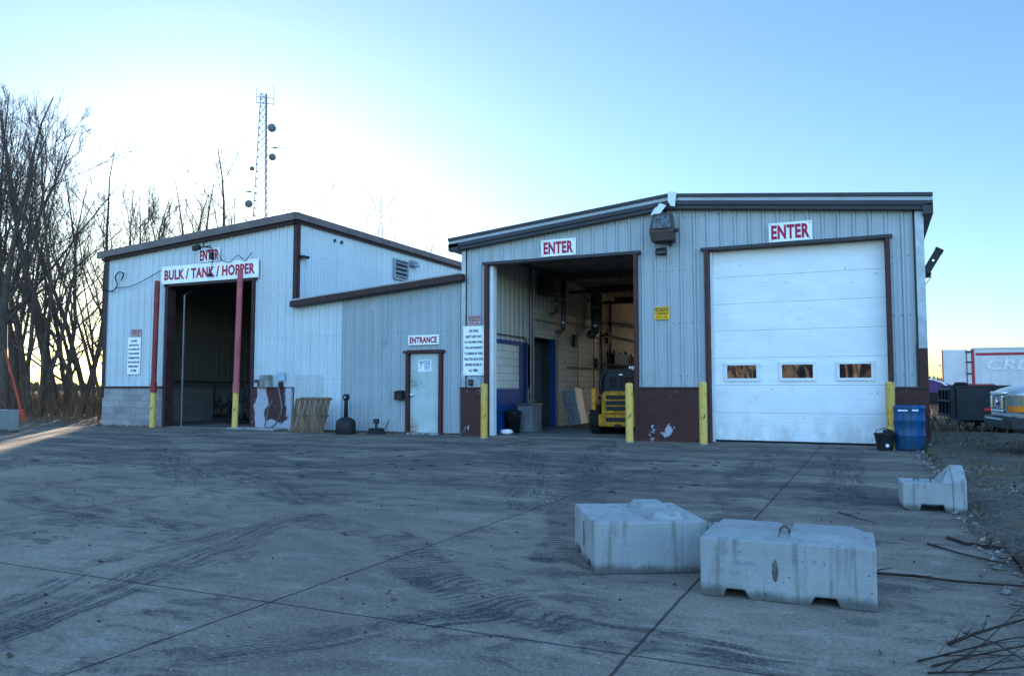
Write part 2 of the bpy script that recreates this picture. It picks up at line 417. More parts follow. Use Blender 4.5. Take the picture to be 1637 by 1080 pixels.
# ------------------------------------------------------------------ ground
def yard():
    g = G('worn_concrete')
    x, y, z = g.xyz()
    warp = g.noise(.9, 3, .5)
    wx = g.math('ADD', x, g.math('MULTIPLY', g.math('SUBTRACT', warp, .5), .5))
    wy = g.math('ADD', y, g.math('MULTIPLY', g.math('SUBTRACT', g.noise(.8, 3, .5, g.mapv((1, 1, 1), (7, 3, 0))), .5), .5))
    fine = g.noise(95, 5, .75); mid = g.noise(9, 6, .65); big = g.noise(.42, 6, .62, None, .4)
    hor = g.noise(.6, 6, .65, g.mapv((.7, 2.2, 1)), .6)
    c = g.mix(g.step(big, .3, .7), (.185, .140, .100), (.280, .222, .165))
    c = g.mix(g.math('MULTIPLY', g.step(mid, .35, .7), .3), c, (.33, .28, .23))
    far = g.step(y, 5.5, 9.0)
    c = g.mix(g.math('MULTIPLY', g.math('MULTIPLY', g.step(hor, .42, .62), .72), g.math('ADD', .35, g.math('MULTIPLY', far, .65))), c, (.042, .042, .045))
    # tyre marks
    segs = [((-4.9, 5.7), (-4.3, 3.9), .20, 1), ((-4.3, 3.9), (-3.9, 2.2), .22, 1), ((-4.95, 5.6), (-4.85, 3.9), .14, 1), ((-4.85, 3.9), (-4.3, 2.5), .14, 1),
            ((-4.9, 5.9), (-3.6, 5.5), .25, 0), ((-3.6, 5.5), (-2.6, 4.4), .26, 0), ((-2.6, 4.4), (-1.4, 3.85), .22, 0), ((-1.4, 3.85), (-.2, 3.75), .22, 1),
            ((-2.1, 5.2), (-2.5, 6.8), .2, 0), ((-2.5, 6.8), (-3.7, 10.5), .3, 0), ((-3.7, 10.5), (-5.6, 17), .35, 1),
            ((-1.2, 7.0), (-1.6, 11), .25, 0), ((-1.6, 11), (-1.9, 17), .35, 1), ((-.4, 9.0), (-.5, 17), .3, 1),
            ((-3.2, 7.4), (-7.3, 16.5), .35, 1), ((-5.5, 6.8), (-9.5, 9.5), .4, 1), ((-8, 7.5), (-15, 13), .4, 1), ((-10, 11.5), (-18, 17), .5, 1),
            ((-1.9, 3.9), (-2.9, 2.6), .2, 1), ((-5.5, 5.0), (-8.5, 5.6), .25, 1)]
    tot = None
    for (ax, ay), (bx, by), wd, smooth in segs:
        dx, dy = bx-ax, by-ay; L2 = dx*dx+dy*dy; L = math.sqrt(L2)
        px = g.math('SUBTRACT', wx, ax); py = g.math('SUBTRACT', wy, ay)
        t = g.math('DIVIDE', g.math('ADD', g.math('MULTIPLY', px, dx), g.math('MULTIPLY', py, dy)), L2, clamp=True)
        qx = g.math('SUBTRACT', px, g.math('MULTIPLY', t, dx)); qy = g.math('SUBTRACT', py, g.math('MULTIPLY', t, dy))
        d = g.math('SQRT', g.math('ADD', g.math('MULTIPLY', qx, qx), g.math('MULTIPLY', qy, qy)))
        m = g.step(d, wd, wd*.72)
        if not smooth:     # lug pattern across the tyre's path
            crs = g.math('ADD', g.math('MULTIPLY', qx, -dy/L), g.math('MULTIPLY', qy, dx/L))
            ph = g.math('SINE', g.math('ADD', g.math('MULTIPLY', t, L*2*math.pi/.085), g.math('MULTIPLY', g.math('SINE', g.math('MULTIPLY', crs, 16)), 1.2)))
            m = g.math('MULTIPLY', m, g.step(g.math('ADD', ph, g.math('MULTIPLY', g.math('SUBTRACT', g.noise(16, 4, .7), .5), 2.4)), -.5, .6, .2, 1))
        else:
            # streaks along the path
            cr = g.math('ADD', g.math('MULTIPLY', qx, -dy/L), g.math('MULTIPLY', qy, dx/L))
            cmb = g.node('ShaderNodeCombineXYZ'); g.put(cmb.inputs[0], g.math('MULTIPLY', cr, 28)); g.put(cmb.inputs[1], g.math('MULTIPLY', t, L*.9)); cmb.inputs[2].default_value = ax
            m = g.math('MULTIPLY', m, g.step(g.noise(1, 4, .6, cmb.outputs[0]), .38, .6))
        tot = m if tot is None else g.math('MAXIMUM', tot, m)
    mot = g.noise(3.1, 7, .68, g.mapv((.8, 1.5, 1)), .8)
    c = g.mix(g.math('MULTIPLY', g.step(mot, .50, .60), g.step(g.noise(.7, 3), .42, .58, .15, .75)), c, (.040, .040, .044))
    c = g.mix(g.math('MULTIPLY', g.step(mot, .45, .34), .5), c, (.34, .30, .26))
    warm = g.step(g.noise(.28, 4, .55, g.mapv((1, 1, 1), (3, 8, 0))), .42, .6)
    c = g.mix(g.math('MULTIPLY', warm, .35), c, (.155, .115, .085))
    wear = g.math('MULTIPLY', g.step(g.noise(2.2, 5, .65), .34, .58), g.step(g.noise(22, 4, .7), .3, .55, .45, 1))
    tm = g.math('MULTIPLY', g.math('MULTIPLY', tot, wear), .95)
    c = g.mix(tm, c, (.026, .026, .029))
    # oil drips and dark patches, pale scuffs
    sp = g.step(g.noise(3.3, 5, .6, None, .5), .66, .73); c = g.mix(g.math('MULTIPLY', sp, .5), c, (.05, .047, .045))
    spk = g.step(g.vor(75), .20, .10); c = g.mix(g.math('MULTIPLY', g.math('MULTIPLY', spk, g.step(mid, .4, .6)), .55), c, (.42, .41, .39))
    agg = g.noise(42, 4, .8)
    c = g.mix(g.math('MULTIPLY', g.step(agg, .5, .62), .45), c, (.06, .055, .05))
    c = g.mix(g.math('MULTIPLY', g.step(agg, .48, .36), .35), c, (.36, .33, .30))
    c = g.mix(g.math('MULTIPLY', g.step(fine, .5, .64), .5), c, (.07, .064, .06))
    c = g.mix(g.math('MULTIPLY', g.step(fine, .5, .38), .35), c, (.26, .25, .235))
    rust = g.step(g.noise(.9, 5, .6, g.mapv((1, 1, 1), (9, 2, 1))), .62, .75); c = g.mix(g.math('MULTIPLY', rust, .35), c, (.16, .10, .065))
    # sawn joints, slightly wandering
    wob = g.math('MULTIPLY', g.math('SUBTRACT', g.noise(2.5, 4, .7), .5), .03)
    jw = None
    def line(coord, at, hw):
        d = g.math('ABSOLUTE', g.math('SUBTRACT', g.math('ADD', coord, wob), at)); return g.step(d, hw*1.5, hw*.6)
    js = [line(x, k, .008) for k in (-1.04, -3.13)] + [line(y, 3.52, .008)] + [line(x, k, .012) for k in (-7.3, -11.5, -15.7, -19.9)] + [line(y, k, .014) for k in (9.6, 15.7)]
    for j in js: jw = j if jw is None else g.math('MAXIMUM', jw, j)
    jw2 = jw
    fx = g.step(g.math('ADD', x, g.math('MULTIPLY', g.math('SUBTRACT', g.noise(1.8, 6, .7), .5), 1.6)), .45, .95)
    c = g.mix(g.math('MULTIPLY', fx, g.step(g.noise(17, 5, .7), .40, .56, .2, .9)), c, (.075, .058, .042))
    md = g.math('MULTIPLY', g.math('MULTIPLY', g.step(y, 6.0, 9.5), g.step(y, 17.5, 14.0, .35, 1)), g.step(g.noise(.5, 6, .68, g.mapv((.8, 1.4, 1), (2, 9, 0)), .7), .40, .60))
    c = g.mix(g.math('MULTIPLY', md, .55), c, (.050, .045, .043))
    c = g.mix(g.math('MULTIPLY', jw2, .75), c, (.018, .016, .016))
    rough = g.math('SUBTRACT', g.step(mid, .2, .8, .72, .9), g.math('MULTIPLY', tm, .15))
    h = g.math('SUBTRACT', g.math('MULTIPLY', fine, .35), g.math('MULTIPLY', jw2, 1.0))
    return g.out(c, .95, 0, g.bump(h, .8, .006, g.bump(mid, .2, .01)), spec=.06)

def dirt():
    g = G('dirt_and_gravel')
    n = g.noise(1.1, 6, .65); f = g.noise(30, 5, .7); v = g.vor(28)
    c = g.mix(g.step(n, .35, .68), (.040, .033, .022), (.115, .088, .062))
    c = g.mix(g.math('MULTIPLY', g.step(f, .45, .65), .6), c, (.20, .18, .16))
    c = g.mix(g.math('MULTIPLY', g.step(v, .28, .12), g.step(f, .4, .6)), c, (.27, .26, .25))
    c = g.mix(g.math('MULTIPLY', g.step(g.noise(12, 4), .56, .7), .6), c, (.03, .027, .022))
    return g.out(c, .95, 0, g.bump(g.math('ADD', f, g.math('MULTIPLY', v, .6)), .8, .03))

rng = random.Random(4)
# big land sheet to the horizon
m = MB(); m.quad((-1500, -1500, -.06), (1500, -1500, -.06), (1500, 1500, -.06), (-1500, 1500, -.06))
M['dirt'] = dirt()
gl = G('field'); nf = gl.noise(.03, 5); M['field'] = gl.out(gl.mix(gl.step(nf, .35, .65), (.10, .085, .05), (.17, .13, .08)), .95)
tag(m.build('ground', M['field']), kind='structure')
# concrete yard
m = MB(); m.box(-23.6, .86, -14, 17.9, -.3, 0)
tag(m.build('concrete_yard', yard()), kind='structure')

def rough_sheet(x0, x1, y0, y1, nx, ny, edge, amp, seed, base=.012):
    rr = random.Random(seed); vs_ = []; fs_ = []
    for j in range(ny+1):
        for i in range(nx+1):
            x = x0+(x1-x0)*(i/nx)**1.6; y = y0+(y1-y0)*j/ny
            z = base + amp*(math.sin(x*1.9+y*.7)+math.sin(y*2.3-x*.8)+math.sin(x*.6)+1.5)*.3 + rr.uniform(0, amp*.5)
            if i == 0: x += edge(y)+rr.uniform(-.05, .05); z = .003
            if i == 1: z = .5*z
            vs_.append((x, y, z))
    for j in range(ny):
        for i in range(nx):
            a = j*(nx+1)+i; fs_.append((a, a+1, a+nx+2, a+nx+1))
    mm = MB(); mm.add(vs_, fs_); return mm
edge_r = lambda y: (.10*math.sin(y*1.3)+.07*math.sin(y*3.1+1)+(.06 if y > 9 else 0)) if y < 17.6 else .22
tag(rough_sheet(.80, 60, -6, 70, 80, 340, edge_r, .05, 1).build('dirt_verge', M['dirt'], smooth=True), kind='structure')
tag(rough_sheet(-23.5, -80, -10, 70, 40, 120, lambda y: .15*math.sin(y*1.7), .08, 3).build('thicket_floor', M['dirt'], smooth=True), kind='structure')
# building floor slab
m = MB(); m.box(-23.1, 1.0, 17.9, 36.2, -.3, .02)
tag(m.build('floor_slab', M['concrete_in']), kind='structure')

# ------------------------------------------------------------------ ribbed sheet
def ribbed(u0, u1, zb, ztop, mapf, pitch=.305, h=.03, phase=0.0, flip=False):
    """profiled sheet; u along the wall, ztop a function of u, mapf(u, out, z) -> world"""
    prof = [(0, h), (.016, h), (.036, 0), (.100, 0), (.108, .006), (.122, .006), (.130, 0), (.180, 0), (.188, .006), (.202, .006), (.210, 0), (.269, 0), (.289, h)]
    k = pitch/.305
    us = [(u0, 0.0)]
    i = math.floor((u0-phase)/pitch)
    while True:
        base = phase+i*pitch
        for (a, o) in prof:
            u = base+a*k
            if u0+1e-4 < u < u1-1e-4: us.append((u, o))
        i += 1
        if base > u1: break
    def off(u):
        t = ((u-phase) % pitch)/k
        for q in range(len(prof)):
            a0, o0 = prof[q]; a1, o1 = prof[q+1] if q+1 < len(prof) else (.305, h)
            if a0 <= t <= a1: return o0+(o1-o0)*(t-a0)/(a1-a0+1e-9)
        return 0
    us[0] = (u0, off(u0)); us.append((u1, off(u1)))
    zt = ztop if callable(ztop) else (lambda u: ztop)
    m = MB(); vs_ = []; fs_ = []
    for (u, o) in us: vs_ += [mapf(u, o, zb), mapf(u, o, zt(u))]
    for j in range(len(us)-1):
        a = 2*j; fs_.append((a, a+2, a+3, a+1))
    m.add(vs_, fs_)
    return m
def front(u, o, z): return (u, 17.9-o, z)
def join(*ms):
    r = MB()
    for q in ms: r.add(q.v, q.f)
    return r

# ------------------------------------------------------------------ text
def text_mb(lines, width, height, bold=.02, gap=.35, ext=.002, widths=None):
    """lettering fitted to width x height, in the XZ plane facing -Y, centred on the origin"""
    out = MB(); n = len(lines); lh = height/(n+(n-1)*gap)
    ascii_ref = None
    for i, s_ in enumerate(lines):
        cu = bpy.data.curves.new('t', 'FONT'); cu.body = s_; cu.extrude = 0.01; cu.offset = bold; cu.resolution_u = 3; cu.space_character = 1.08
        ob = bpy.data.objects.new('t', cu); col.objects.link(ob)
        dg = bpy.context.evaluated_depsgraph_get(); me = bpy.data.meshes.new_from_object(ob.evaluated_get(dg))
        xs = [v.co.x for v in me.vertices]; ys = [v.co.y for v in me.vertices]
        x0, x1, y0, y1 = min(xs), max(xs), min(ys), max(ys)
        wl = width if not widths else width*widths[i]
        sx = wl/(x1-x0); sy = lh/(y1-y0)
        zc = height/2 - lh/2 - i*lh*(1+gap)
        vs_ = [((v.co.x-(x0+x1)/2)*sx, -v.co.z/.01*ext, (v.co.y-(y0+y1)/2)*sy+zc) for v in me.vertices]
        out.add(vs_, [tuple(p.vertices) for p in me.polygons])
        bpy.data.objects.remove(ob); bpy.data.curves.remove(cu); bpy.data.meshes.remove(me)
    return out

# ------------------------------------------------------------------ buildings
# left building: tall shed with a single-slope roof
def zL(x): return 5.60+(x+23.1)*(.55/7.95)
LB = empty('hopper_bay_building', 'white ribbed metal building with the single-slope roof and grey block base, left of the yard', 'building', (-19.1, 17.9, 0))
def under(root, o):
    """parent with geometry written in world metres"""
    o.parent = root; o.matrix_parent_inverse = Matrix.Translation(root.location).inverted() ; return o
def part(root, m_, name, mat, **k):
    o = m_.build(name, mat, None, **k); o.parent = root
    L = Vector(root.location)
    if root.parent is not None: L = L
    o.location = -L if root.type == 'EMPTY' else (0, 0, 0)
    return o
def each(root, m_, name, mat, **k):
    """every added piece becomes a part of its own"""
    out = []; st = m_.st+[(len(m_.v), len(m_.f))]
    for (v0, f0), (v1, f1) in zip(st, st[1:]):
        q = MB(); q.v = m_.v[v0:v1]; q.f = [tuple(i-v0 for i in f) for f in m_.f[f0:f1]]; out.append(part(root, q, name, mat, **k))
    return out
def sub(par, m_, name, mat, **k):
    return m_.build(name, mat, par, **k)

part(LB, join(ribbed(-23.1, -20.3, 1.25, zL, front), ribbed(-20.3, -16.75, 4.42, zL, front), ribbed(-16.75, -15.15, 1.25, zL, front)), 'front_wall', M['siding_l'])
part(LB, ribbed(17.9, 34, 3.0, 6.15, lambda u, o, z: (-15.15+o, u, z)), 'side_wall', M['siding_side'])
m = MB(); m.box(-23.1, -23.0, 17.95, 34, 0, 5.55); m.box(-15.29, -15.19, 18.12, 34, 0, 6.1)
m.box(-23.0, -15.29, 33.9, 34, 0, 5.6)
part(LB, m, 'back_wall', M['siding_side'])
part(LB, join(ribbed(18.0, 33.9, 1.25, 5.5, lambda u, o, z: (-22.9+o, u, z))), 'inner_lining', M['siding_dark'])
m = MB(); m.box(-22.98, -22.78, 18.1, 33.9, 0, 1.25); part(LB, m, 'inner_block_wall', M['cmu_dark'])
m = MB(); m.prism([(-23.3, zL(-23.3)-.02), (-15.05, zL(-15.05)-.02), (-15.05, zL(-15.05)+.06), (-23.3, zL(-23.3)+.06)], 17.72, 34.1)
part(LB, m, 'roof', M['roof'])
m = MB(); m.prism([(-23.3, zL(-23.3)-.09), (-15.0, zL(-15.0)-.09), (-15.0, zL(-15.0)+.13), (-23.3, zL(-23.3)+.13)], 17.62, 17.71)
m.box(-15.04, -14.95, 17.62, 34, 6.08, 6.28)
part(LB, m, 'fascia', M['fascia_l'], bevel=.008)
m = MB(); m.prism([(-23.2, zL(-23.2)-.16), (-15.06, zL(-15.06)-.16), (-15.06, zL(-15.06)-.09), (-23.2, zL(-23.2)-.09)], 17.72, 17.86)
m.box(-15.10, -15.05, 17.72, 34, 6.0, 6.08)
part(LB, m, 'soffit_strip', M['maroon_dk'])
m = MB(); m.box(-23.16, -23.02, 17.84, 17.86, .9, zL(-23.1)-.1); m.box(-23.16, -23.12, 17.86, 18, .9, 5.4)
each(LB, m, 'corner_trim', M['maroon_dk'])
m = MB(); m.box(-15.22, -15.09, 17.82, 17.86, 3.55, 6.05); m.box(-15.12, -15.08, 17.86, 17.97, 3.65, 6.05)
each(LB, m, 'corner_trim', M['maroon_dk'])
m = MB(); m.box(-23.08, -20.3, 17.84, 18.08, -.02, 1.22)
each(LB, m, 'block_base', M['cmu'])
m = MB(); m.box(-23.12, -20.32, 17.80, 17.86, 1.22, 1.28)
each(LB, m, 'sill_trim', M['maroon_dk'])
# the peeling block pier right of the bay: pale bare patch over brown paint
def peel_pier():
    g = G('peeling_pier')
    x, y, z = g.xyz()
    n = g.noise(2.0, 7, .6, g.mapv((1, 1, 1), (5.5, 0, 2.2)), .2); f = g.noise(25, 4)
    nx = g.math('ADD', x, g.math('MULTIPLY', g.math('SUBTRACT', n, .5), .55))
    # pale streak from top left to the bottom right
    d = g.math('ABSOLUTE', g.math('SUBTRACT', nx, g.math('ADD', -16.32, g.math('MULTIPLY', g.step(z, .9, .2), -.02))))
    a = g.step(d, .22, .19)
    low = g.step(g.math('ADD', z, g.math('MULTIPLY', g.math('SUBTRACT', n, .5), .6)), .30, .27)
    rgt = g.step(g.math('ADD', nx, g.math('MULTIPLY', g.noise(9, 4), .12)), -15.34, -15.30)
    pm = g.math('MAXIMUM', g.math('MAXIMUM', a, g.math('MULTIPLY', low, g.step(x, -16.5, -16.4))), rgt)
    ch = g.step(g.noise(11, 5, .6), .66, .68)
    pm = g.math('SUBTRACT', g.math('MAXIMUM', pm, ch), g.math('MULTIPLY', g.math('MULTIPLY', pm, g.step(g.noise(13, 5), .62, .64)), .9))
    c = g.mix(pm, g.mix(g.step(f, .3, .7), (.050, .022, .024), (.080, .034, .034)), g.mix(g.step(f, .3, .7), (.30, .30, .36), (.40, .40, .45)))
    return g.out(c, .7, 0, g.bump(g.math('SUBTRACT', f, pm), .35, .006))
m = MB(); m.box(-16.75, -15.22, 17.84, 18.08, -.02, 1.22)
part(LB, m, 'block_pier', peel_pier())
m = MB(); m.box(-20.34, -20.22, 17.83, 18.15, 0, 4.46); m.box(-16.78, -16.68, 17.84, 18.15, 1.22, 4.46)
m.box(-20.4, -16.62, 17.83, 18.15, 4.42, 4.50)
each(LB, m, 'bay_frame', M['maroon_dk'])
m = MB(); m.tube([(-20.0, 18.3, 0), (-20.0, 18.3, 4.2), (-19.95, 18.8, 4.5), (-19.95, 20.5, 4.6)], .035, 6)
part(LB, m, 'door_track', M['duct'])
m = MB(); 
for yy in (21, 25, 29, 33): m.box(-22.9, -15.3, yy, yy+.15, 5.0, 5.3)
each(LB, m, 'roof_beam', M['rust_pipe'])
# louvre in the side wall
m = MB(); y0, y1, z0, z1 = 22.85, 23.75, 5.02, 5.74
m.box(-15.12, -15.02, y0, y0+.05, z0, z1); m.box(-15.12, -15.02, y1-.05, y1, z0, z1); m.box(-15.12, -15.02, y0+.05, y1-.05, z1-.05, z1); m.box(-15.12, -15.02, y0+.05, y1-.05, z0, z0+.05)
m.box(-15.16, -15.115, y0, y1, z0, z1)
fr = part(LB, m, 'louvre_vent', M['galv'])
m = MB()
for k in range(4):
    zc = z0+.14+k*.155
    m.quad((-15.03, y0+.05, zc-.055), (-15.03, y1-.05, zc-.055), (-15.11, y1-.05, zc+.06), (-15.11, y0+.05, zc+.06))
sub(fr, m, 'louvre_blades', M['galv'])
m = MB(); m.box(-15.114, -15.112, y0+.05, y1-.05, z0+.05, z1-.05); sub(fr, m, 'dark_recess', M['black'])
for yv in (19.58, 19.92):
    m = MB(); m.lathe([(.05, 0), (.05, .03), (.03, .035)], 10, (-15.10, yv, 5.79), 'x'); part(LB, m, 'vent_stub', M['dark'])

# middle lean-to
def zM(x): return 3.55+(x+15.2)*(.45/5.6)
MBD = empty('entrance_lean_to', 'low ribbed metal lean-to with the rusty entrance door, between the two taller buildings', 'building', (-12.4, 17.9, 0))
part(MBD, ribbed(-15.15, -13.52, .05, zM, front), 'new_wall', M['siding_l'])
part(MBD, join(ribbed(-13.52, -11.36, .05, zM, front), ribbed(-11.36, -10.24, 2.23, zM, front), ribbed(-10.24, -9.69, .05, zM, front)), 'old_wall', M['siding_old'])
part(MBD, ribbed(-15.14, -14.16, .06, 1.60, lambda u, o, z: (u, 17.885-o, z)), 'patch_panel', M['siding_patch'])
m = MB(); m.prism([(-15.16, zM(-15.16)-.02), (-9.55, zM(-9.55)-.02), (-9.55, zM(-9.55)+.15), (-15.16, zM(-15.16)+.15)], 17.62, 17.80)
part(MBD, m, 'fascia', M['maroon_dk'], bevel=.015)
m = MB(); m.prism([(-15.14, zM(-15.14)+.16), (-9.7, zM(-9.7)+.16), (-9.7, zM(-9.7)+.20), (-15.14, zM(-15.14)+.20)], 17.66, 33)
part(MBD, m, 'roof', M['roof'])
m = MB(); m.box(-15.1, -9.72, 18.1, 18.15, 0.02, 3.5); m.box(-15.1, -9.72, 32.9, 33, .02, 3.9); each(MBD, m, 'inner_wall', M['siding_in'])
m = MB(); m.box(-11.35, -11.26, 17.80, 18.05, 0, 2.135); m.box(-10.34, -10.25, 17.80, 18.05, 0, 2.135); m.box(-11.42, -10.17, 17.79, 18.05, 2.14, 2.21)
each(MBD, m, 'door_frame', M['maroon'], bevel=.006)
m = MB(); m.box(-11.30, -10.30, 17.78, 18.05, -.01, .045); part(MBD, m, 'threshold', M['galv'])
m = MB(); m.box(0, .90, 0, .045, 0, 2.08)
dr = m.build('door', M['door'], MBD, bevel=.004); dr.location = Vector((-11.25, 17.90, .05))-Vector(MBD.location)
m = MB(); m.lathe([(.035, 0), (.035, -.01), (.014, -.015), (.014, -.05), (.028, -.06), (.03, -.085), (.012, -.095)], 14, (.06, 0, .98), 'y'); m.box(.03, .15, -.065, -.045, .965, .99)
sub(dr, m, 'handle', M['chrome'], smooth=False)
for zz in (.25, 1.04, 1.85):
    m = MB(); m.lathe([(.014, zz-.06), (.014, zz+.06)], 8, (.895, -.006, 0)); sub(dr, m, 'hinge', M['dark'])
# door notice
NS = empty('door_notice', 'small white notice with blue heading stuck on the weathered entrance door', 'notice', (-10.80, 17.897, 1.81))
m = MB(); m.box(-.2, .2, -.006, 0, -.15, .15); m.build('notice_sheet', M['sign'], NS)
M['blue_text'] = plain('blue_lettering', (.01, .09, .30), .5)
t_ = text_mb(['NOTICE'], .33, .085, .03); t_.v = [(a, b-.008, c+.085) for a, b, c in t_.v]; t_.build('heading', M['blue_text'], NS)
m = MB(); rr = random.Random(8)
for k in range(5):
    x0 = -.02; 
    while x0 < .15:
        wd = rr.uniform(.02, .05); m.box(x0, min(x0+wd, .165), -.009, -.007, .02-k*.033, .036-k*.033); x0 += wd+.01
m.box(-.15, -.06, -.009, -.007, -.03, -.018); m.box(-.16, -.10, -.009, -.007, -.075, -.06, Matrix.Rotation(.5, 3, 'Y')); m.box(-.15, -.08, -.009, -.007, .005, .02)
m.build('small_print', M['blue_text'], NS)

# right building
XR0, XR1, XRI = -9.69, .98, -4.2
def zR(x): return 5.46-(abs(x-XRI)*(.53/5.3))
RB = empty('truck_bay_building', 'grey ribbed metal gabled building with two tall truck bays and maroon block base', 'building', (-4.4, 17.9, 0))
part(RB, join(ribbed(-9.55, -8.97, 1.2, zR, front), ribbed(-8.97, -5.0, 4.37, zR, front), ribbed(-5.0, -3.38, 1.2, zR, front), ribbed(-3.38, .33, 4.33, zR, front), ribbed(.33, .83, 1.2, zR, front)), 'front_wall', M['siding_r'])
m = MB(); m.box(XR0, -9.57, 17.86, 17.88, .0, zR(XR0)-.02); m.box(XR0, XR0+.02, 17.88, 36, 0, 4.9)
m.box(.84, 1.0, 17.85, 17.88, 2.02, zR(.9)-.02)
each(RB, m, 'corner_trim', M['galv'])
m = MB(); m.box(.84, 1.0, 17.85, 17.88, 0, 2.02); m.box(.79, .835, 17.84, 17.88, 1.2, 2.1); each(RB, m, 'corner_trim', M['maroon'])
m = MB(); m.tube([(.815, 17.84, 1.3), (.815, 17.84, 4.85)], .018, 6); part(RB, m, 'conduit', M['dark'])
m = MB(); m.box(.9, .98, 17.9, 36, 0, 4.85); m.box(-9.3, .9, 35.9, 36, 4.2, 4.9); m.box(-4.8, .9, 35.9, 36, 0, 4.2); m.box(-9.3, -8.6, 35.9, 36, 0, 4.2); m.box(-8.6, -4.8, 35.9, 36, 3.8, 4.2)
part(RB, m, 'back_wall', M['siding_side'])
for sgn, xe in ((-1, -9.98), (1, 1.17)):
    def za(x): return zR(x)
    m = MB(); m.prism([(XRI, za(XRI)+.02), (xe, za(xe)+.02), (xe, za(xe)+.10), (XRI, za(XRI)+.10)][::sgn], 17.86, 36.2); part(RB, m, 'roof', M['roof'])
    m = MB(); m.prism([(XRI, za(XRI)-.04), (xe, za(xe)-.04), (xe, za(xe)+.06), (XRI, za(XRI)+.06)], 17.66, 17.80); part(RB, m, 'fascia', M['fascia_dk'], bevel=.004)
    m = MB(); m.prism([(XRI, za(XRI)+.06), (xe, za(xe)+.06), (xe, za(xe)+.145), (XRI, za(XRI)+.145)], 17.68, 17.80); part(RB, m, 'gutter_band', M['fascia_mid'])
    m = MB(); m.prism([(XRI, za(XRI)+.145), (xe, za(xe)+.145), (xe, za(xe)+.215), (XRI, za(XRI)+.215)], 17.63, 17.86); part(RB, m, 'drip_edge', M['fascia_dk'])
    m = MB(); m.prism([(XRI, za(XRI)-.12), (xe, za(xe)-.12), (xe, za(xe)-.04), (XRI, za(XRI)-.04)], 17.70, 17.86); part(RB, m, 'soffit_strip', M['fascia_dk'])
m = MB(); m.box(.98, 1.17, 17.66, 36, 4.72, 4.92); part(RB, m, 'eave_trim', M['fascia_dk'])
m = MB(); m.box(-9.98, -9.69, 17.66, 36, 4.78, 4.95); part(RB, m, 'eave_trim', M['fascia_dk'])
m = MB(); m.prism([(-4.13, 5.38), (-4.03, 5.35), (-3.99, 5.68), (-4.18, 5.71), (-4.19, 5.50)], 17.60, 17.625); part(RB, m, 'ridge_flashing', M['white'])
m = MB(); m.box(-9.66, -8.98, 17.78, 18.02, -.02, 1.2); m.box(-5.02, -3.40, 17.78, 18.02, -.02, 1.2); m.box(.33, .995, 17.78, 18.02, -.02, 1.2)
each(RB, m, 'block_base', M['cmu_brown'])
m = MB(); m.box(-9.68, -8.98, 17.75, 17.87, 1.2, 1.24); m.box(-5.03, -3.40, 17.75, 17.87, 1.2, 1.24); m.box(.40, 1.0, 17.75, 17.87, 1.2, 1.24)
each(RB, m, 'sill_trim', M['maroon_dk'])
m = MB(); m.box(-8.99, -8.90, 17.77, 18.06, 0, 4.36); m.box(-5.07, -4.98, 17.77, 18.06, 0, 4.36)
m.box(-3.42, -3.33, 17.77, 18.06, 0, 4.32); m.box(.28, .37, 17.77, 18.06, 0, 4.32)
each(RB, m, 'bay_frame', M['maroon'], bevel=.005)
m = MB(); m.box(-9.04, -4.90, 17.765, 18.06, 4.36, 4.43); m.box(-3.50, .42, 17.765, 18.06, 4.32, 4.38)
each(RB, m, 'lintel_trim', M['fascia_dk'])
m = MB(); m.box(-8.89, -8.79, 17.90, 18.10, .02, 4.34); m.box(-5.1, -5.075, 17.95, 18.2, .02, 4.34)
m.box(-3.32, -3.27, 17.93, 18.02, .02, 4.30)
each(RB, m, 'jamb_liner', M['white'])
# overhead door
m = MB()
nsec = 7; hz = 4.26/nsec
for k in range(nsec): m.box(-3.28, .27, 18.03, 18.08, .06+k*hz+.002, .06+(k+1)*hz-.002)
od = part(RB, m, 'overhead_door', M['overhead'], bevel=.005, seg=1)
m = MB(); m.box(-3.29, .28, 18.085, 18.10, .02, 4.33); sub(od, m, 'backing', M['dark'])
m = MB(); m.box(-3.30, .27, 18.00, 18.09, .015, .06); sub(od, m, 'bottom_seal', M['rubber'])
m = MB(); m.box(-3.34, -3.285, 17.99, 18.06, .02, 4.3); sub(od, m, 'side_seal', M['dark'])
for (xa, xb) in ((-2.99, -2.36), (-1.82, -1.19), (-.66, -.05)):
    z0, z1 = 1.43, 1.72
    m = MB(); f_ = .065
    m.box(xa-f_, xb+f_, 17.995, 18.03, z1, z1+f_); m.box(xa-f_, xb+f_, 17.995, 18.03, z0-f_, z0); m.box(xa-f_, xa, 17.995, 18.03, z0, z1); m.box(xb, xb+f_, 17.995, 18.03, z0, z1)
    wf = sub(od, m, 'window', M['white'], bevel=.006)
    m = MB(); m.box(xa, xb, 18.012, 18.022, z0, z1); sub(wf, m, 'pane', M['pane'])

# interior of the open truck bay
WX = -9.15
IN = lambda u, o, z: (WX+o, u, z)
m = MB(); m.box(WX-.2, WX, 18.1, 20.85, 2.52, 4.75); m.box(WX-.2, WX, 18.1, 23.0+4.6, 3.65, 4.75)
part(RB, join(ribbed(18.1, 20.82, 2.52, 4.75, IN), ribbed(20.82, 27.6, 3.62, 4.75, IN), ribbed(27.6, 35.9, .05, 4.75, IN)), 'inner_lining', M['siding_in'])
m = MB(); m.box(WX-.2, WX-.005, 18.05, 21.3, 1.2, 2.5); m.box(WX-.2, WX-.005, 20.82, 21.35, 0.02, 3.62)
m.box(WX-.2, WX-.005, 21.35, 23.85, 2.75, 3.62); m.box(WX-.2, WX-.005, 23.38, 27.65, .02, 2.76); m.box(WX-.2, WX-.005, 23.85, 27.65, 2.76, 3.62); m.box(WX-.19, WX-.03, 27.6, 35.9, .02, 4.7)
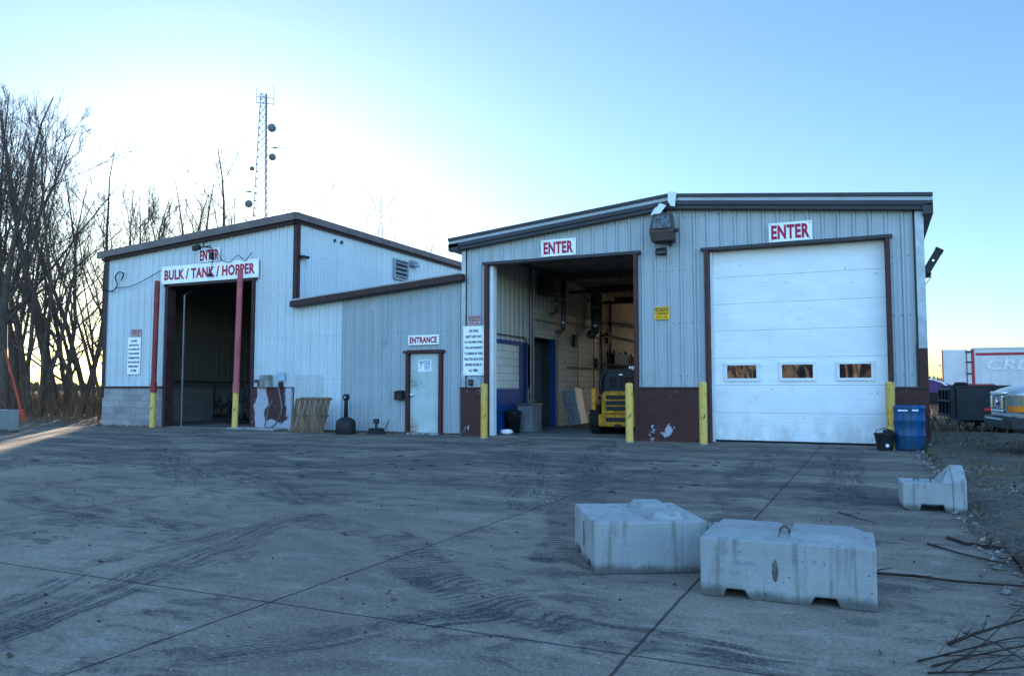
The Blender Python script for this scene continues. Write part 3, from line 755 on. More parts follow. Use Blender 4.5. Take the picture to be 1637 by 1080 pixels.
m.box(WX-.19, WX-.03, 18.05, 23.85, 3.55, 4.75)
part(RB, m, 'inner_block_wall', M['cmu_in'])
m = MB(); m.box(WX-.2, WX+.002, 18.05, 20.83, .02, 1.2); m.box(WX-.2, WX+.004, 20.30, 20.84, 1.2, 2.42); m.box(WX-.1, WX+.02, 18.05, 20.86, 2.42, 2.54)
m.box(WX-.2, WX+.003, 23.12, 23.38, .02, 2.76)
each(RB, m, 'blue_dado', M['blue_wall'])
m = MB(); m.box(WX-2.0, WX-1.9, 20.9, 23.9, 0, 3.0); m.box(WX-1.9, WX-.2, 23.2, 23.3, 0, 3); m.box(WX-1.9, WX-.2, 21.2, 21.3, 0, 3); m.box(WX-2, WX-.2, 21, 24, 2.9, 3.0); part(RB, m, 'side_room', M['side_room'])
m = MB(); m.box(-9.35, .9, 18.1, 35.9, 4.76, 4.80); part(RB, m, 'ceiling', surf('ceiling_board', (.22, .20, .17), .5, 1.5, .8))
m = MB()
for yy in (22.5, 26, 29.5, 33): m.box(-9.1, .9, yy, yy+.18, 4.55, 4.76)
for yy in (24, 27.5): m.tube([(-9.0, yy, 4.35), (-2, yy+.6, 4.35)], .06, 8)
each(RB, m, 'roof_beam', M['rust_pipe'])
m = MB(); m.box(-4.0, -3.9, 20.0, 35.9, .02, 4.76); part(RB, m, 'partition', M['siding_in'])
m = MB(); m.tube([(WX+.09, 20.95, .1), (WX+.09, 20.95, 4.7)], .045, 8); m.tube([(WX+.06, 18.1, 2.66), (WX+.06, 20.6, 2.66), (WX+.06, 20.75, 2.5), (WX+.06, 20.75, .3)], .02, 6); m.tube([(WX+.06, 21.2, .4), (WX+.06, 21.2, 3.0)], .025, 6)
each(RB, m, 'wall_pipe', M['duct'])

for pts_, r_ in (([(WX+.06, 24.0, 3.35), (WX+.06, 27.5, 3.35)], .03), ([(WX+.06, 25.0, 3.6), (WX+.06, 25.0, 1.3), (WX+.06, 25.6, 1.2)], .022), ([(WX+.06, 27.55, .3), (WX+.06, 27.55, 4.7)], .05), ([(WX+.08, 23.95, 1.9), (WX+.08, 35, 1.9)], .025), ([(WX+.08, 28.6, .3), (WX+.08, 28.6, 4.6)], .04), ([(WX+.08, 26.6, 1.2), (WX+.08, 26.6, 3.3), (WX+.08, 27.2, 3.4)], .02), ([(WX+.07, 21.4, 3.25), (WX+.07, 23.8, 3.25)], .02)):
    m = MB(); m.tube(pts_, r_, 7); part(RB, m, 'wall_pipe', M['duct'])
for yy_, zz_ in ((24.6, 2.6), (26.9, 1.9), (28.2, 2.9)):
    m = MB(); m.box(WX, WX+.12, yy_, yy_+.3, zz_, zz_+.4); part(RB, m, 'fuse_box', M['dark'], bevel=.01)
# exhaust drops on the inner wall
def drop(y, zt, zb, r, lab):
    e = empty('exhaust_duct', lab, 'duct', (WX+.3, y, zb), 0, 'ducts hanging in the open truck bay')
    m = MB(); m.tube([(0, 0, zt-zb), (0, 0, .25), (0, -.02, .09), (0, -.10, .0), (0, -.28, -.03), (0, -.5, -.03)], r, 12); m.build('duct_pipe', M['duct'], e, smooth=True)
    m = MB(); m.lathe([(r*1.15, -.03), (r*1.15, .03)], 12, (0, 0, .30)); m.lathe([(r*1.15, -.02), (r*1.15, .02)], 12, (0, 0, (zt-zb)*.6)); m.build('coupling', M['galv'], e)
    m = MB(); m.box(-.3, 0, -.02, .02, (zt-zb)*.75, (zt-zb)*.75+.03); m.build('bracket', M['dark'], e)
drop(23.05, 4.7, 2.98, .075, 'thin grey duct with its elbow turned to the front, over the dark inner doorway')
drop(22.45, 4.7, 3.5, .05, 'shortest grey duct with a small elbow, above the dark inner doorway')
drop(26.2, 4.7, 3.1, .16, 'thickest dark duct hanging on the block wall behind the loader')
uh = empty('unit_heater', 'dark box-shaped heater hanging under the ceiling on the inner wall of the open truck bay', 'heater', (WX+.35, 21.75, 4.0))
m = MB(); m.box(-.25, .25, -.35, .35, 0, .55); m.build('housing', M['dark'], uh, bevel=.02)
m = MB()
for k in range(6): m.box(.25, .27, -.3, .3, .05+k*.085, .075+k*.085)
m.build('grille', M['duct'], uh)
for sy in (-.2, .2): MB().tube([(0, sy, .55), (0, sy, .76)], .012, 6).build('hanger', M['dark'], uh)
# rail of pipes and hoses further in
pr = empty('pipe_rack', 'dark rack of pipes and hanging hoses on the ribbed wall behind the loader', 'rack', (WX+.15, 29.5, 0))
m = MB(); rr = random.Random(3)
m.tube([(0, -2.0, 3.15), (0, 2.2, 3.15)], .05, 6); m.tube([(.05, -3.2, 2.1), (.05, 2.5, 2.1)], .035, 6); m.tube([(0, -1.7, 1.5), (0, 2.0, 1.5)], .05, 6)
m.tube([(.1, -1.5, 3.6), (.1, 2.5, 3.75)], .07, 8)
m.build('rail', M['dark'], pr)
m = MB()
for k in range(13):
    yy = -1.6+k*.28; zb = 1.2+rr.random()*.5
    m.tube([(.03, yy, 2.6+rr.uniform(-.1, .1)), (.06, yy+.03, 2.0), (.03, yy, zb)], .03, 5)
m.build('hoses', M['rubber'], pr)
m = MB(); m.box(0, .15, -1.75, .3, 1.2, 1.6); m.box(0, .1, -.9, .9, 2.15, 2.55); m.build('panel', M['dark'], pr)

# things on the bay floor
bn = empty('utility_bin', 'tall grey metal bin standing against the blue dado in the open truck bay', 'bin', (-8.75, 20.1, .02))
m = MB(); m.prism([(-.22, -.28), (.22, -.28), (.26, .28), (-.26, .28)], 0, .72, 'z'); m.build('bin_body', surf('grey_bin', (.16, .18, .20), .3, 3, .5), bn, bevel=.01)
m = MB(); m.box(-.27, .27, -.31, .31, .72, .78); m.build('lid', M['duct'], bn, bevel=.01)
bn = empty('waste_bin', 'dark low waste bin against the blue dado beside the bay opening', 'bin', (-8.9, 19.35, .02))
m = MB(); m.lathe([(.18, 0), (.23, .5), (.245, .52), (.245, .55), (.22, .55), (.2, .1)], 20); m.build('bin_body', M['black'], bn, smooth=True)
m = MB(); m.lathe([(.25, .55), (.25, .57), (.1, .61)], 20); m.build('lid', M['black'], bn)
m = MB(); rr = random.Random(12); vs_ = []; n_ = 14
for j in range(7):
    for i in range(n_):
        a = 2*math.pi*i/n_; r_ = .20*math.sin(math.pi*(j+.4)/7.2)+.01
        vs_.append((r_*math.cos(a)*1.25+rr.uniform(-.018, .018), r_*math.sin(a)+rr.uniform(-.018, .018), .16*(1-math.cos(math.pi*j/6.4))/2*1.2+rr.uniform(-.012, .012)+.012))
m.add(vs_, [(j*n_+i, j*n_+(i+1) % n_, (j+1)*n_+(i+1) % n_, (j+1)*n_+i) for j in range(6) for i in range(n_)])
o = m.build('crumpled_bag', M['white'], smooth=True); o.scale = (.7, .7, .7); o.location = (-8.62, 18.35, .02); tag(o, 'crumpled white plastic bag on the floor just inside the open truck bay', 'bag')
# bundle of bright metal sheets
sb_ = empty('metal_sheet_bundle', 'bundle of shiny ribbed metal sheets leaning on the block wall left of the yellow loader', 'metal sheets', (-8.55, 23.0, .02), 0)
mt = Matrix.Rotation(R(-9), 4, 'Y')
for k, (za_, zb_, nm, mat_) in enumerate([(.42, 1.15, 'upper_sheets', 'galv'), (.05, .42, 'lower_sheets', 'galv')]):
    m = MB(); m.M = mt
    for i in range(7): m.box(-.06+i*.075+k*.03, -.02+i*.075+k*.03, -.3-.02*i, .3-.02*i, za_, zb_)
    m.build(nm, M[mat_], sb_)

# ------------------------------------------------------------------ skid loader
SK = empty('skid_steer_loader', 'yellow skid-steer loader with black cab, seen from behind in the open truck bay', 'loader', (-6.02, 19.55, .02), R(3))
m = MB()
m.prism([(-.50, .20), (.50, .20), (.52, .26), (.52, .52), (-.52, .52), (-.52, .26)], 0, .25); m.build('rear_bumper', M['jd_yellow'], SK, bevel=.02)
m = MB(); m.prism([(-.44, .525), (.44, .525), (.44, 1.0), (.36, 1.12), (-.36, 1.12), (-.44, 1.0)], .02, .55); door_ = m.build('engine_door', M['jd_yellow'], SK, bevel=.025)
for k in range(3):
    m = MB(); m.box(-.32, .32, -.004, .03, .62+k*.145, .72+k*.145); m.build('louvre', M['black'], door_, bevel=.015)
m = MB(); m.box(-.32, .32, -.02, .01, .33, .44); m.build('lower_grille', M['black'], SK, bevel=.012)
m = MB(); m.prism([(-.10, .20), (.10, .20), (.07, .27), (-.07, .27)], -.05, .0); m.build('tow_hitch', M['black'], SK)
# leaping mark on the grille
m = MB(); m.tube([(-.045, -.008, .79), (-.015, -.008, .825), (.03, -.008, .81)], .010, 5); m.tube([(.03, -.008, .81), (.05, -.008, .84)], .008, 5); m.tube([(-.045, -.008, .79), (-.055, -.008, .765)], .006, 5); m.tube([(.02, -.008, .81), (.045, -.008, .78)], .006, 5)
m.build('maker_mark', M['chrome'], door_)
m = MB(); m.box(-.5, .5, .25, 2.3, .25, .75); m.build('chassis', M['dark'], SK, bevel=.02)
m = MB()
for s_ in (-1, 1):
    m.tube([(s_*.52, .35, 1.02), (s_*.54, .35, 1.30), (s_*.50, .38, 1.52), (s_*.40, .42, 1.64), (s_*.28, .45, 1.68)], .05, 8)
    m.tube([(s_*.46, .42, 1.62), (s_*.46, 1.5, 1.66), (s_*.48, 1.75, 1.0), (s_*.5, 1.8, .7)], .045, 8)
m.box(-.48, .48, .40, 1.5, 1.60, 1.70); m.box(-.46, .46, .40, .45, 1.46, 1.62); m.box(-.50, -.30, .40, .46, 1.12, 1.50); m.box(.34, .50, .40, .46, 1.12, 1.50); m.box(-.46, .46, .38, .46, 1.08, 1.20); m.box(-.12, .0, .40, .46, 1.15, 1.5)
m.build('cab', M['black'], SK, bevel=.015)
m = MB(); m.box(0.0, .34, .425, .435, 1.20, 1.46); m.box(-.30, -.12, .425, .435, 1.20, 1.46); m.build('rear_window', M['glass_dk'], SK)
m = MB(); m.box(-.06, .04, .392, .40, 1.53, 1.57); m.build('model_plate', M['sign'], SK)
m = MB(); m.box(.25, .45, .2, .32, 1.70, 1.76); m.tube([(.35, .26, 1.66), (.35, .26, 1.72)], .03, 8); m.build('work_lamp', M['white'], SK)
for s_ in (-1, 1):
    m = MB(); x0, x1 = (s_*.62, s_*.74) if s_ > 0 else (-.74, -.62)
    m.prism([(.10, .62), (.34, .60), (.36, 1.18), (.14, 1.20)], x0, x1, 'x'); m.prism([(.3, 1.0), (.36, 1.18), (2.2, .85), (2.5, .3), (2.4, .25), (2.05, .7)], x0, x1, 'x'); m.build('lift_arm', M['jd_yellow'], SK, bevel=.012)
    m = MB(); m.tube([(s_*.58, .3, .75), (s_*.58, .6, .45)], .035, 8); m.build('cylinder', M['chrome'], SK)
    for yy in (.45, 1.6):
        m = MB(); prof = [(.20, -.13), (.33, -.13), (.37, -.09), (.375, 0), (.37, .09), (.33, .13), (.20, .13)]; m.lathe(prof, 28, (s_*.66, yy, .375), 'x')
        for k in range(18):
            a = k*2*math.pi/18; c_ = Vector((s_*.66, yy+.375*math.cos(a), .375+.375*math.sin(a)))
            m.box(c_.x-.13, c_.x+.13, c_.y-.02, c_.y+.02, c_.z-.018, c_.z+.018, Matrix.Rotation(a, 3, 'X'))
        wl = m.build('wheel', M['rubber'], SK); m = MB(); m.lathe([(.19, -.11), (.19, .11), (.08, .12)], 20, (s_*.66, yy, .375), 'x'); m.build('rim', M['jd_yellow'], wl)
m = MB(); m.prism([(2.4, .02), (3.1, .02), (3.1, .1), (2.55, .5), (2.4, .5)], -.8, .8, 'x'); m.build('bucket', M['dark'], SK, bevel=.01)

# ------------------------------------------------------------------ clutter inside the hopper bay
def pump(x, y, lab, seed, sc=1.0, g_='machinery inside the dark hopper bay'):
    e = empty('wash_pump', lab, 'pump', (x, y, .02), R(seed*37), g_); rr = random.Random(seed)
    m = MB(); m.box(-.45*sc, .45*sc, -.3*sc, .3*sc, 0, .12); m.build('skid', M['dark'], e, bevel=.01)
    m = MB(); m.lathe([(.16*sc, -.3*sc), (.2*sc, -.25*sc), (.2*sc, .2*sc), (.12*sc, .3*sc)], 16, (-.1*sc, 0, .38*sc), 'x'); m.build('motor', M['rust_pipe'], e, smooth=True)
    m = MB()
    for k in range(7):
        a = Vector((rr.uniform(-.4, .4)*sc, rr.uniform(-.3, .3)*sc, .2)); b = a+Vector((rr.uniform(-.3, .3), rr.uniform(-.2, .2), rr.uniform(.4, 1.3)))*sc
        m.tube([a, (a.x, a.y, b.z*.7), b], .03*sc, 6)
    m.build('pipework', M['dark'], e)
    m = MB(); pts = [(.35*sc*math.cos(t*.5), .35*sc*math.sin(t*.5)*.4, .5*sc+.3*sc*math.sin(t*.5+1)) for t in range(26)]; m.tube(pts, .025, 6); m.build('hose', M['rubber'], e)
pump(-21.9, 22.0, 'low pump with upright pipes left inside the dark hopper bay', 1, .9)
pump(-19.4, 20.6, 'tallest pump with tangled hoses right inside the dark hopper bay', 2, 1.25)
pump(-20.6, 21.4, 'small pump with looped hose in the middle of the dark hopper bay', 5, .8)
hr = empty('handrail', 'dark pipe handrail along the ribbed inner wall of the hopper bay', 'rail', (-22.4, 20.0, 0))
m = MB(); m.tube([(0, -.8, 1.45), (0, 6, 1.45)], .03, 6); m.build('top_rail', M['dark'], hr)
for yy in (0, 2, 4):
    m = MB(); m.tube([(0, yy, .02), (0, yy, 1.45)], .03, 6); m.build('post', M['dark'], hr)
tk = empty('white_tank', 'pale plastic tank standing by the inner wall of the hopper bay', 'tank', (-22.1, 24.2, .02))
m = MB(); m.lathe([(.45, 0), (.5, .05), (.5, .9), (.3, 1.05), (.12, 1.1)], 24); m.build('tank_body', surf('tank_plastic', (.35, .36, .36), .3, 2, .5), tk, smooth=True)
m = MB(); m.lathe([(.14, 1.1), (.14, 1.16)], 16); m.build('cap', M['black'], tk)

# ------------------------------------------------------------------ signs
def sign(name, label, x0, x1, z0, z1, lines, tw, th, tmat, bmat, y=17.86, dz=0, bold=.042, gap=.4, widths=None, group=None, tilt=0.0):
    cx, cz = (x0+x1)/2, (z0+z1)/2; hw, hh = (x1-x0)/2, (z1-z0)/2
    e = empty(name, label, 'sign', (cx, y, cz), 0, group); e.rotation_euler = (0, tilt, 0)
    m = MB(); m.box(-hw, hw, -.018, 0, -hh, hh); m.build('board', bmat, e, bevel=.003)
    t = text_mb(lines, tw, th, bold, gap, widths=widths); t.v = [(a, b-.021, c+dz) for a, b, c in t.v]; t.build('lettering', tmat, e)
    m = MB()
    for sx in (-1, 1):
        for sz in (-1, 1): m.lathe([(.012, 0), (.008, -.008)], 8, (sx*(hw-.05), -.018, sz*(hh-.04)), 'y')
    m.build('screws', M['dark'], e)
    return e
sign('bay_sign', 'ENTER sign over the open bay with the yellow loader, red letters on white', -7.44, -6.52, 4.46, 4.88, ['ENTER'], .78, .30, M['red_text'], M['sign'], group='ENTER signs')
sign('bay_sign', 'ENTER sign over the closed white overhead door, red letters on white', -2.02, -1.12, 4.40, 4.82, ['ENTER'], .79, .31, M['red_text'], M['sign'], group='ENTER signs')
sign('bay_sign', 'ENTER sign behind the black floodlight on the left building, red letters on white', -18.96, -18.08, 5.10, 5.52, ['ENTER'], .78, .34, M['red_text'], M['sign'], group='ENTER signs')
sign('bulk_tank_sign', 'long white board reading BULK / TANK / HOPPER over the left bay', -20.50, -16.50, 4.50, 5.06, ['BULK / TANK / HOPPER'], 3.72, .33, M['red_text'], M['sign'], y=17.82)
sign('entrance_sign', 'ENTRANCE sign in red letters above the rusty entrance door', -11.30, -10.35, 2.36, 2.62, ['ENTRANCE'], .84, .17, M['red_text'], M['sign'])
txt = ['FOR YOUR', 'SAFETY AND THAT', 'OF OUR EMPLOYEES,', 'YOU ARE REQUIRED', 'TO REMAIN IN YOUR', 'TRACTOR OR IN OUR', 'DRIVERS ROOM AT', 'ALL TIMES.']
wds = [.48, .84, .95, .92, .96, 1.0, .88, .5]
sign('safety_sign', 'tall white safety notice in black capitals beside the open loader bay', -9.62, -9.02, 1.54, 2.81, txt, .55, 1.08, M['blk_text'], M['sign'], bold=.03, gap=1.1, widths=wds, group='FOR YOUR SAFETY notices')
sign('safety_sign', 'tall white safety notice in black capitals at the left end of the left building', -21.97, -21.38, 1.66, 2.86, txt, .53, 1.02, M['blk_text'], M['sign'], bold=.03, gap=1.1, widths=wds, group='FOR YOUR SAFETY notices')
def caution(x0, x1, z0, z1, label, body, ink, top, tink):
    cx, cz = (x0+x1)/2, (z0+z1)/2; hw, hh = (x1-x0)/2, (z1-z0)/2
    e = empty('clearance_sign', label, 'sign', (cx, 17.86, cz), 0, 'CAUTION clearance signs')
    m = MB(); m.box(-hw, hw, -.012, 0, -hh, hh); m.build('board', body, e)
    m = MB(); m.box(-hw+.012, hw-.012, -.015, -.012, hh*.32, hh-.012); m.build('heading_panel', top, e)
    t = text_mb(['CAUTION'], hw*1.7, hh*.44, .03); t.v = [(a, b-.018, c+hh*.64) for a, b, c in t.v]; t.build('heading', tink, e)
    t = text_mb(['CLEARANCE', '13 FT. 2 IN.'], hw*1.75, hh*1.05, .02, .35, widths=[1, .85]); t.v = [(a, b-.015, c-hh*.34) for a, b, c in t.v]; t.build('lettering', ink, e)
caution(-4.59, -4.25, 2.80, 3.09, 'yellow and black CAUTION clearance sign between the two right bays', M['yel_sign'], M['blk_text'], M['blk_text'], M['yel_sign'])
M['fade_head'] = surf('faded_heading', (.12, .02, .03), .2, 8, .5)
caution(-9.48, -9.13, 2.83, 3.08, 'faded pink CAUTION clearance sign above the safety notice by the loader bay', M['pink_sign'], M['fade_head'], M['fade_head'], M['pink_sign'])
caution(-21.84, -21.40, 2.88, 3.12, 'faded red CAUTION clearance sign above the safety notice on the left building', M['pink_sign'], M['fade_head'], M['fade_head'], M['pink_sign'])

# ------------------------------------------------------------------ bollards
def bollard(x, y, h, r, mat, label, grp='yellow bollards at the right building', lean=0):
    e = empty('bollard', label, 'bollard', (x, y, -.02), 0, grp); e.rotation_euler = (lean, lean*.5, 0)
    m = MB(); m.lathe([(r, 0), (r, h-.01), (r*.93, h+.012), (r*.5, h+.03), (.005, h+.034)], 24); m.build('post', mat, e, smooth=False)
    m = MB(); m.lathe([(r+.05, 0), (r+.035, .03), (r+.005, .045)], 20); m.build('footing', M['block_old'], e)
bollard(-8.56, 16.95, 1.32, .085, M['yellow'], 'rust-flecked yellow bollard at the left side of the open loader bay')
bollard(-4.98, 17.05, 1.32, .085, M['yellow2'], 'pale yellow bollard at the right side of the open loader bay', lean=R(-.6))
bollard(-3.36, 17.10, 1.34, .085, M['yellow2'], 'yellow bollard at the left edge of the white overhead door')
bollard(.28, 17.25, 1.33, .085, M['yellow'], 'yellow bollard behind the black bucket at the right edge of the white door')
def tall_post(x, y, h, mat, label, lean):
    e = empty('pipe_guard_post', label, 'post', (x, y, -.02), 0, 'tall red and yellow pipe posts at the left bay'); e.rotation_euler = (0, lean, 0)
    r = .085
    m = MB(); m.lathe([(r, 0), (r, 1.10), (r*.9, 1.11)], 20); m.build('yellow_base', M['yellow2'], e)
    m = MB(); m.lathe([(r+.012, 1.10), (r+.012, 1.42), (r-.003, 1.43), (r-.003, h-.02), (r*.7, h)], 20); m.build('red_pipe', mat, e)
tall_post(-20.42, 17.55, 4.60, M['redpost'], 'dark red pipe post with yellow foot left of the BULK / TANK / HOPPER bay', R(.6))
tall_post(-16.95, 17.45, 4.72, M['pinkpost'], 'faded pink-red pipe post with yellow foot in front of the HOPPER lettering', R(1.1))

# ------------------------------------------------------------------ wall fixtures
FL = empty('floodlight', 'big brown boxy floodlight high on the wall between the two right bays', 'lamp', (-4.30, 17.86, 4.88))
m = MB(); bx = [(-.30, -.10), (-.24, -.34), (.24, -.34), (.30, -.10), (.22, .32), (-.22, .32)]
m.add([(-.25, -.40, -.32), (.25, -.40, -.32), (.29, -.47, -.10), (-.29, -.47, -.10), (-.22, -.33, .33), (.22, -.33, .33), (-.25, -.05, -.33), (.25, -.05, -.33), (-.2, -.08, .30), (.2, -.08, .30)],
      [(0, 1, 2, 3), (3, 2, 5, 4), (6, 7, 1, 0), (4, 5, 9, 8), (6, 0, 3, 4, 8), (7, 9, 5, 2, 1), (6, 8, 9, 7)])
M['bronze'] = surf('bronze_housing', (.075, .055, .05), .3, 6, .5)
m.build('housing', M['bronze'], FL, bevel=.012)
m = MB(); m.add([(-.22, -.466, -.04), (.22, -.466, -.04), (.17, -.355, .27), (-.17, -.355, .27)], [(0, 1, 2, 3)]); m.v = [(a, b-.010, c) for a, b, c in m.v]
M['lampglass'] = surf('lamp_glass', (.10, .12, .13), .6, 14, .12)
m.build('glass', M['lampglass'], FL)
m = MB(); q_ = [(-.23, -.475, -.05), (.23, -.475, -.05), (.18, -.362, .285), (-.18, -.362, .285)]
for i in range(4): m.tube([q_[i], q_[(i+1) % 4]], .014, 5)
m.build('rim', M['bronze'], FL)
m = MB(); m.box(.25, .34, -.28, -.2, -.12, -.04); m.tube([(.10, -.15, -.33), (.16, -.12, -.40)], .05, 8); m.tube([(.0, -.12, .30), (.0, -.02, .42)], .03, 6); m.build('bracket', M['dark'], FL)
sh = empty('loose_metal_flap', 'bent loose white metal flap above the big brown floodlight', 'metal flap', (-4.42, 17.72, 5.33))
m = MB(); m.add([(-.20, -.02, -.10), (.02, -.10, -.14), (.20, -.14, .06), (-.02, -.04, .17), (-.09, -.06, -.04)], [(0, 1, 4), (1, 2, 4), (2, 3, 4), (3, 0, 4)])
o = m.build('bent_sheet', M['white'], sh); sm = o.modifiers.new('s', 'SOLIDIFY'); sm.thickness = .006
m = MB(); m.box(-.02, .05, -.03, .0, -.26, -.08); m.build('stem', M['galv'], sh)
def fixture(name, label, loc, prt, cat='fixture', grp=None, rz=0):
    e = empty(name, label, cat, loc, rz, grp)
    for nm, mm_, mt_ in prt: mm_.build(nm, mt_, e, bevel=.004)
    return e
fixture('wall_lamp', 'small dark wedge-shaped lamp below the big brown floodlight', (-4.40, 17.86, 4.36),
        [('housing', MB().prism([(-.0, .10), (-.05, .10), (-.17, .02), (-.17, -.04), (0, -.06)], -.12, .10, 'x'), M['dark']),
         ('lens', MB().box(-.08, .12, -.20, -.172, -.06, .01), M['glass_dk']), ('arm', MB().tube([(.08, -.1, -.05), (.1, -.16, -.09)], .03, 8), M['dark'])], 'lamp')
fixture('wall_lamp', 'small dark lamp on the white side wall near the tall corner of the left building', (-15.10, 18.05, 5.04),
        [('housing', MB().prism([(0, .04), (.18, .02), (.2, -.03), (0, -.05)], -.14, .14, 'y'), M['black']), ('lens', MB().box(.02, .18, -.1, .1, -.06, -.04), M['glass_dk'])], 'lamp')
fixture('wall_lamp', 'small grey wedge lamp right of the louvre on the side wall', (-15.10, 24.1, 5.72),
        [('housing', MB().prism([(0, .1), (.06, .1), (.22, -.06), (.22, -.12), (0, -.12)], -.18, .18, 'y'), M['galv']), ('lens', MB().box(.04, .2, -.14, .14, -.135, -.12), M['glass_dk'])], 'lamp')
# side floodlight at the right corner
sf = empty('floodlight', 'dark floodlight on an arm at the right corner of the right building', 'lamp', (1.0, 18.35, 3.55))
m = MB(); m.M = Matrix.Translation((.17, 0, .28)) @ Matrix.Rotation(R(30), 4, 'Y'); m.box(-.07, .07, -.2, .2, -.28, .28); m.prism([(-.10, .28), (.08, .28), (.07, .22), (-.07, .22)], -.21, .21); m.build('housing', M['dark'], sf, bevel=.02)
m = MB(); m.M = Matrix.Translation((.17, 0, .28)) @ Matrix.Rotation(R(30), 4, 'Y'); m.box(-.082, -.071, -.17, .17, -.22, .22); m.build('glass', M['lampglass'], sf)
m = MB(); m.M = Matrix.Translation((.17, 0, .28)) @ Matrix.Rotation(R(30), 4, 'Y'); m.lathe([(.02, 0), (.02, -.015)], 10, (.0, -.20, .0), 'y'); m.build('knob', M['chrome'], sf)
m = MB(); m.tube([(-.02, 0, -.02), (.10, 0, -.02), (.12, 0, .06)], .03, 8); m.tube([(-.02, 0, -.25), (.10, 0, -.08), (.14, 0, -.02)], .008, 5); m.build('arm', M['dark'], sf)

# floodlight and cables over the left bay
fl = empty('floodlight', 'small black floodlight on a bracket over the ENTER sign of the left bay', 'lamp', (-18.65, 17.80, 5.48))
m = MB(); m.M = Matrix.Rotation(R(-8), 4, 'Y'); m.box(-.20, .06, -.34, -.20, -.05, .10); m.build('housing', M['black'], fl, bevel=.02)
m = MB(); m.tube([(-.32, -.2, 0), (.42, -.2, .06)], .018, 6); m.tube([(.2, -.2, .04), (.22, 0, .04)], .016, 6); m.tube([(.15, -.2, .02), (.15, -.2, .2)], .02, 6); m.tube([(.42, -.2, .06), (.5, -.15, -.15), (.44, -.12, -.42), (.36, -.1, -.75)], .012, 5); m.build('bracket', M['black'], fl)
m = MB(); m.box(.40, .48, -.2, -.1, -.36, -.14); m.box(.31, .40, -.17, -.08, -.88, -.78); m.build('junction_box', M['black'], fl)
def cable(pts, r, name, label, mat='black', n=6, steps=6, cat='cable', grp=None):
    P = [Vector(p) for p in pts]; out = []
    for i in range(len(P)-1):
        p0, p1, p2, p3 = P[max(i-1, 0)], P[i], P[i+1], P[min(i+2, len(P)-1)]
        for k in range(steps):
            t = k/steps
            out.append(.5*((2*p1)+(p2-p0)*t+(2*p0-5*p1+4*p2-p3)*t*t+(3*p1-p0-3*p2+p3)*t**3))
    out.append(P[-1])
    m = MB(); m.tube(out, r, n); o = m.build(name, M[mat], smooth=True); tag(o, label, cat, grp); return o
cable([(-23.3, 17.8, 4.55), (-22.9, 17.78, 4.42), (-22.6, 17.76, 4.42), (-22.45, 17.76, 4.6), (-22.55, 17.76, 4.85), (-22.4, 17.76, 5.0), (-22.2, 17.78, 4.95), (-22.3, 17.78, 4.72)], .02, 'service_cable', 'looped black service cable at the left corner of the left building')
cable([(-22.6, 17.78, 4.50), (-21.8, 17.76, 4.52), (-21.2, 17.76, 4.68), (-20.5, 17.78, 4.95)], .012, 'strung_cable', 'thin cable strung from the cable loop to the BULK / TANK / HOPPER board')
cable([(-18.1, 17.75, 5.42), (-17.9, 17.74, 5.1), (-17.55, 17.74, 5.02), (-17.25, 17.74, 5.2), (-17.0, 17.76, 5.02), (-16.75, 17.78, 5.25)], .011, 'sagging_cable', 'thin cable sagging across the top right of the BULK / TANK / HOPPER board')
cable([(-12.0, 17.84, 3.7), (-12.0, 17.82, 3.0), (-12.0, 17.82, 2.5), (-12.08, 17.82, 2.38)], .012, 'wall_conduit', 'thin grey conduit running down the lean-to wall from its roof', 'galv', cat='conduit')

# meter, boxes, valves
fixture('gas_regulator', 'grimy grey utility box with pipe fitting above the peeling block pier', (-16.08, 17.86, 1.24),
        [('cabinet', MB().box(-.20, .14, -.16, 0, 0, .36), surf('grimy_grey', (.22, .22, .20), .5, 6, .7)),
         ('pipe_fitting', MB().tube([(-.2, -.1, .18), (-.34, -.1, .18)], .035, 8).lathe([(.05, -.04), (.05, .04)], 10, (-.38, -.1, .18), 'x').tube([(-.30, -.1, .18), (-.30, -.1, .02)], .025, 8), M['rust_pipe'])], 'utility box')
fixture('outlet_box', 'pale blue electrical box with a dark plug under it beside the utility box', (-15.58, 17.86, 1.46),
        [('box', MB().box(-.12, .12, -.06, 0, -.02, .22), surf('blue_box', (.28, .42, .55), .2, 5, .5)), ('plug', MB().box(-.06, .06, -.1, 0, -.22, -.06), M['dark'])], 'electrical box')
cable([(-15.62, 17.76, 1.25), (-15.52, 17.72, 1.0), (-15.45, 17.72, .65), (-15.52, 17.7, .35), (-15.75, 17.66, .10), (-16.0, 17.66, .12), (-15.98, 17.7, .35), (-15.95, 17.72, .6), (-15.82, 17.74, .85)], .022, 'grey_hose', 'grey hose looping down the peeling block pier', 'duct', cat='hose')
fixture('mail_box', 'small black wall box left of the rusty entrance door', (-11.52, 17.86, .90),
        [('box', MB().prism([(0, 0), (-.13, 0), (-.14, .2), (0, .26)], -.12, .12, 'x'), M['black']), ('flap', MB().box(-.13, .13, -.16, 0, .2, .225), M['black']), ('mark', MB().box(-.03, .03, -.142, -.138, .08, .12), M['redpost'])], 'mailbox')
fixture('door_bell', 'small dark socket box under the safety notice by the loader bay', (-9.40, 17.86, 1.36),
        [('box', MB().box(-.06, .06, -.05, 0, -.08, .08), M['dark']), ('button', MB().box(-.02, .02, -.06, -.05, -.02, .02), M['duct'])], 'switch box')
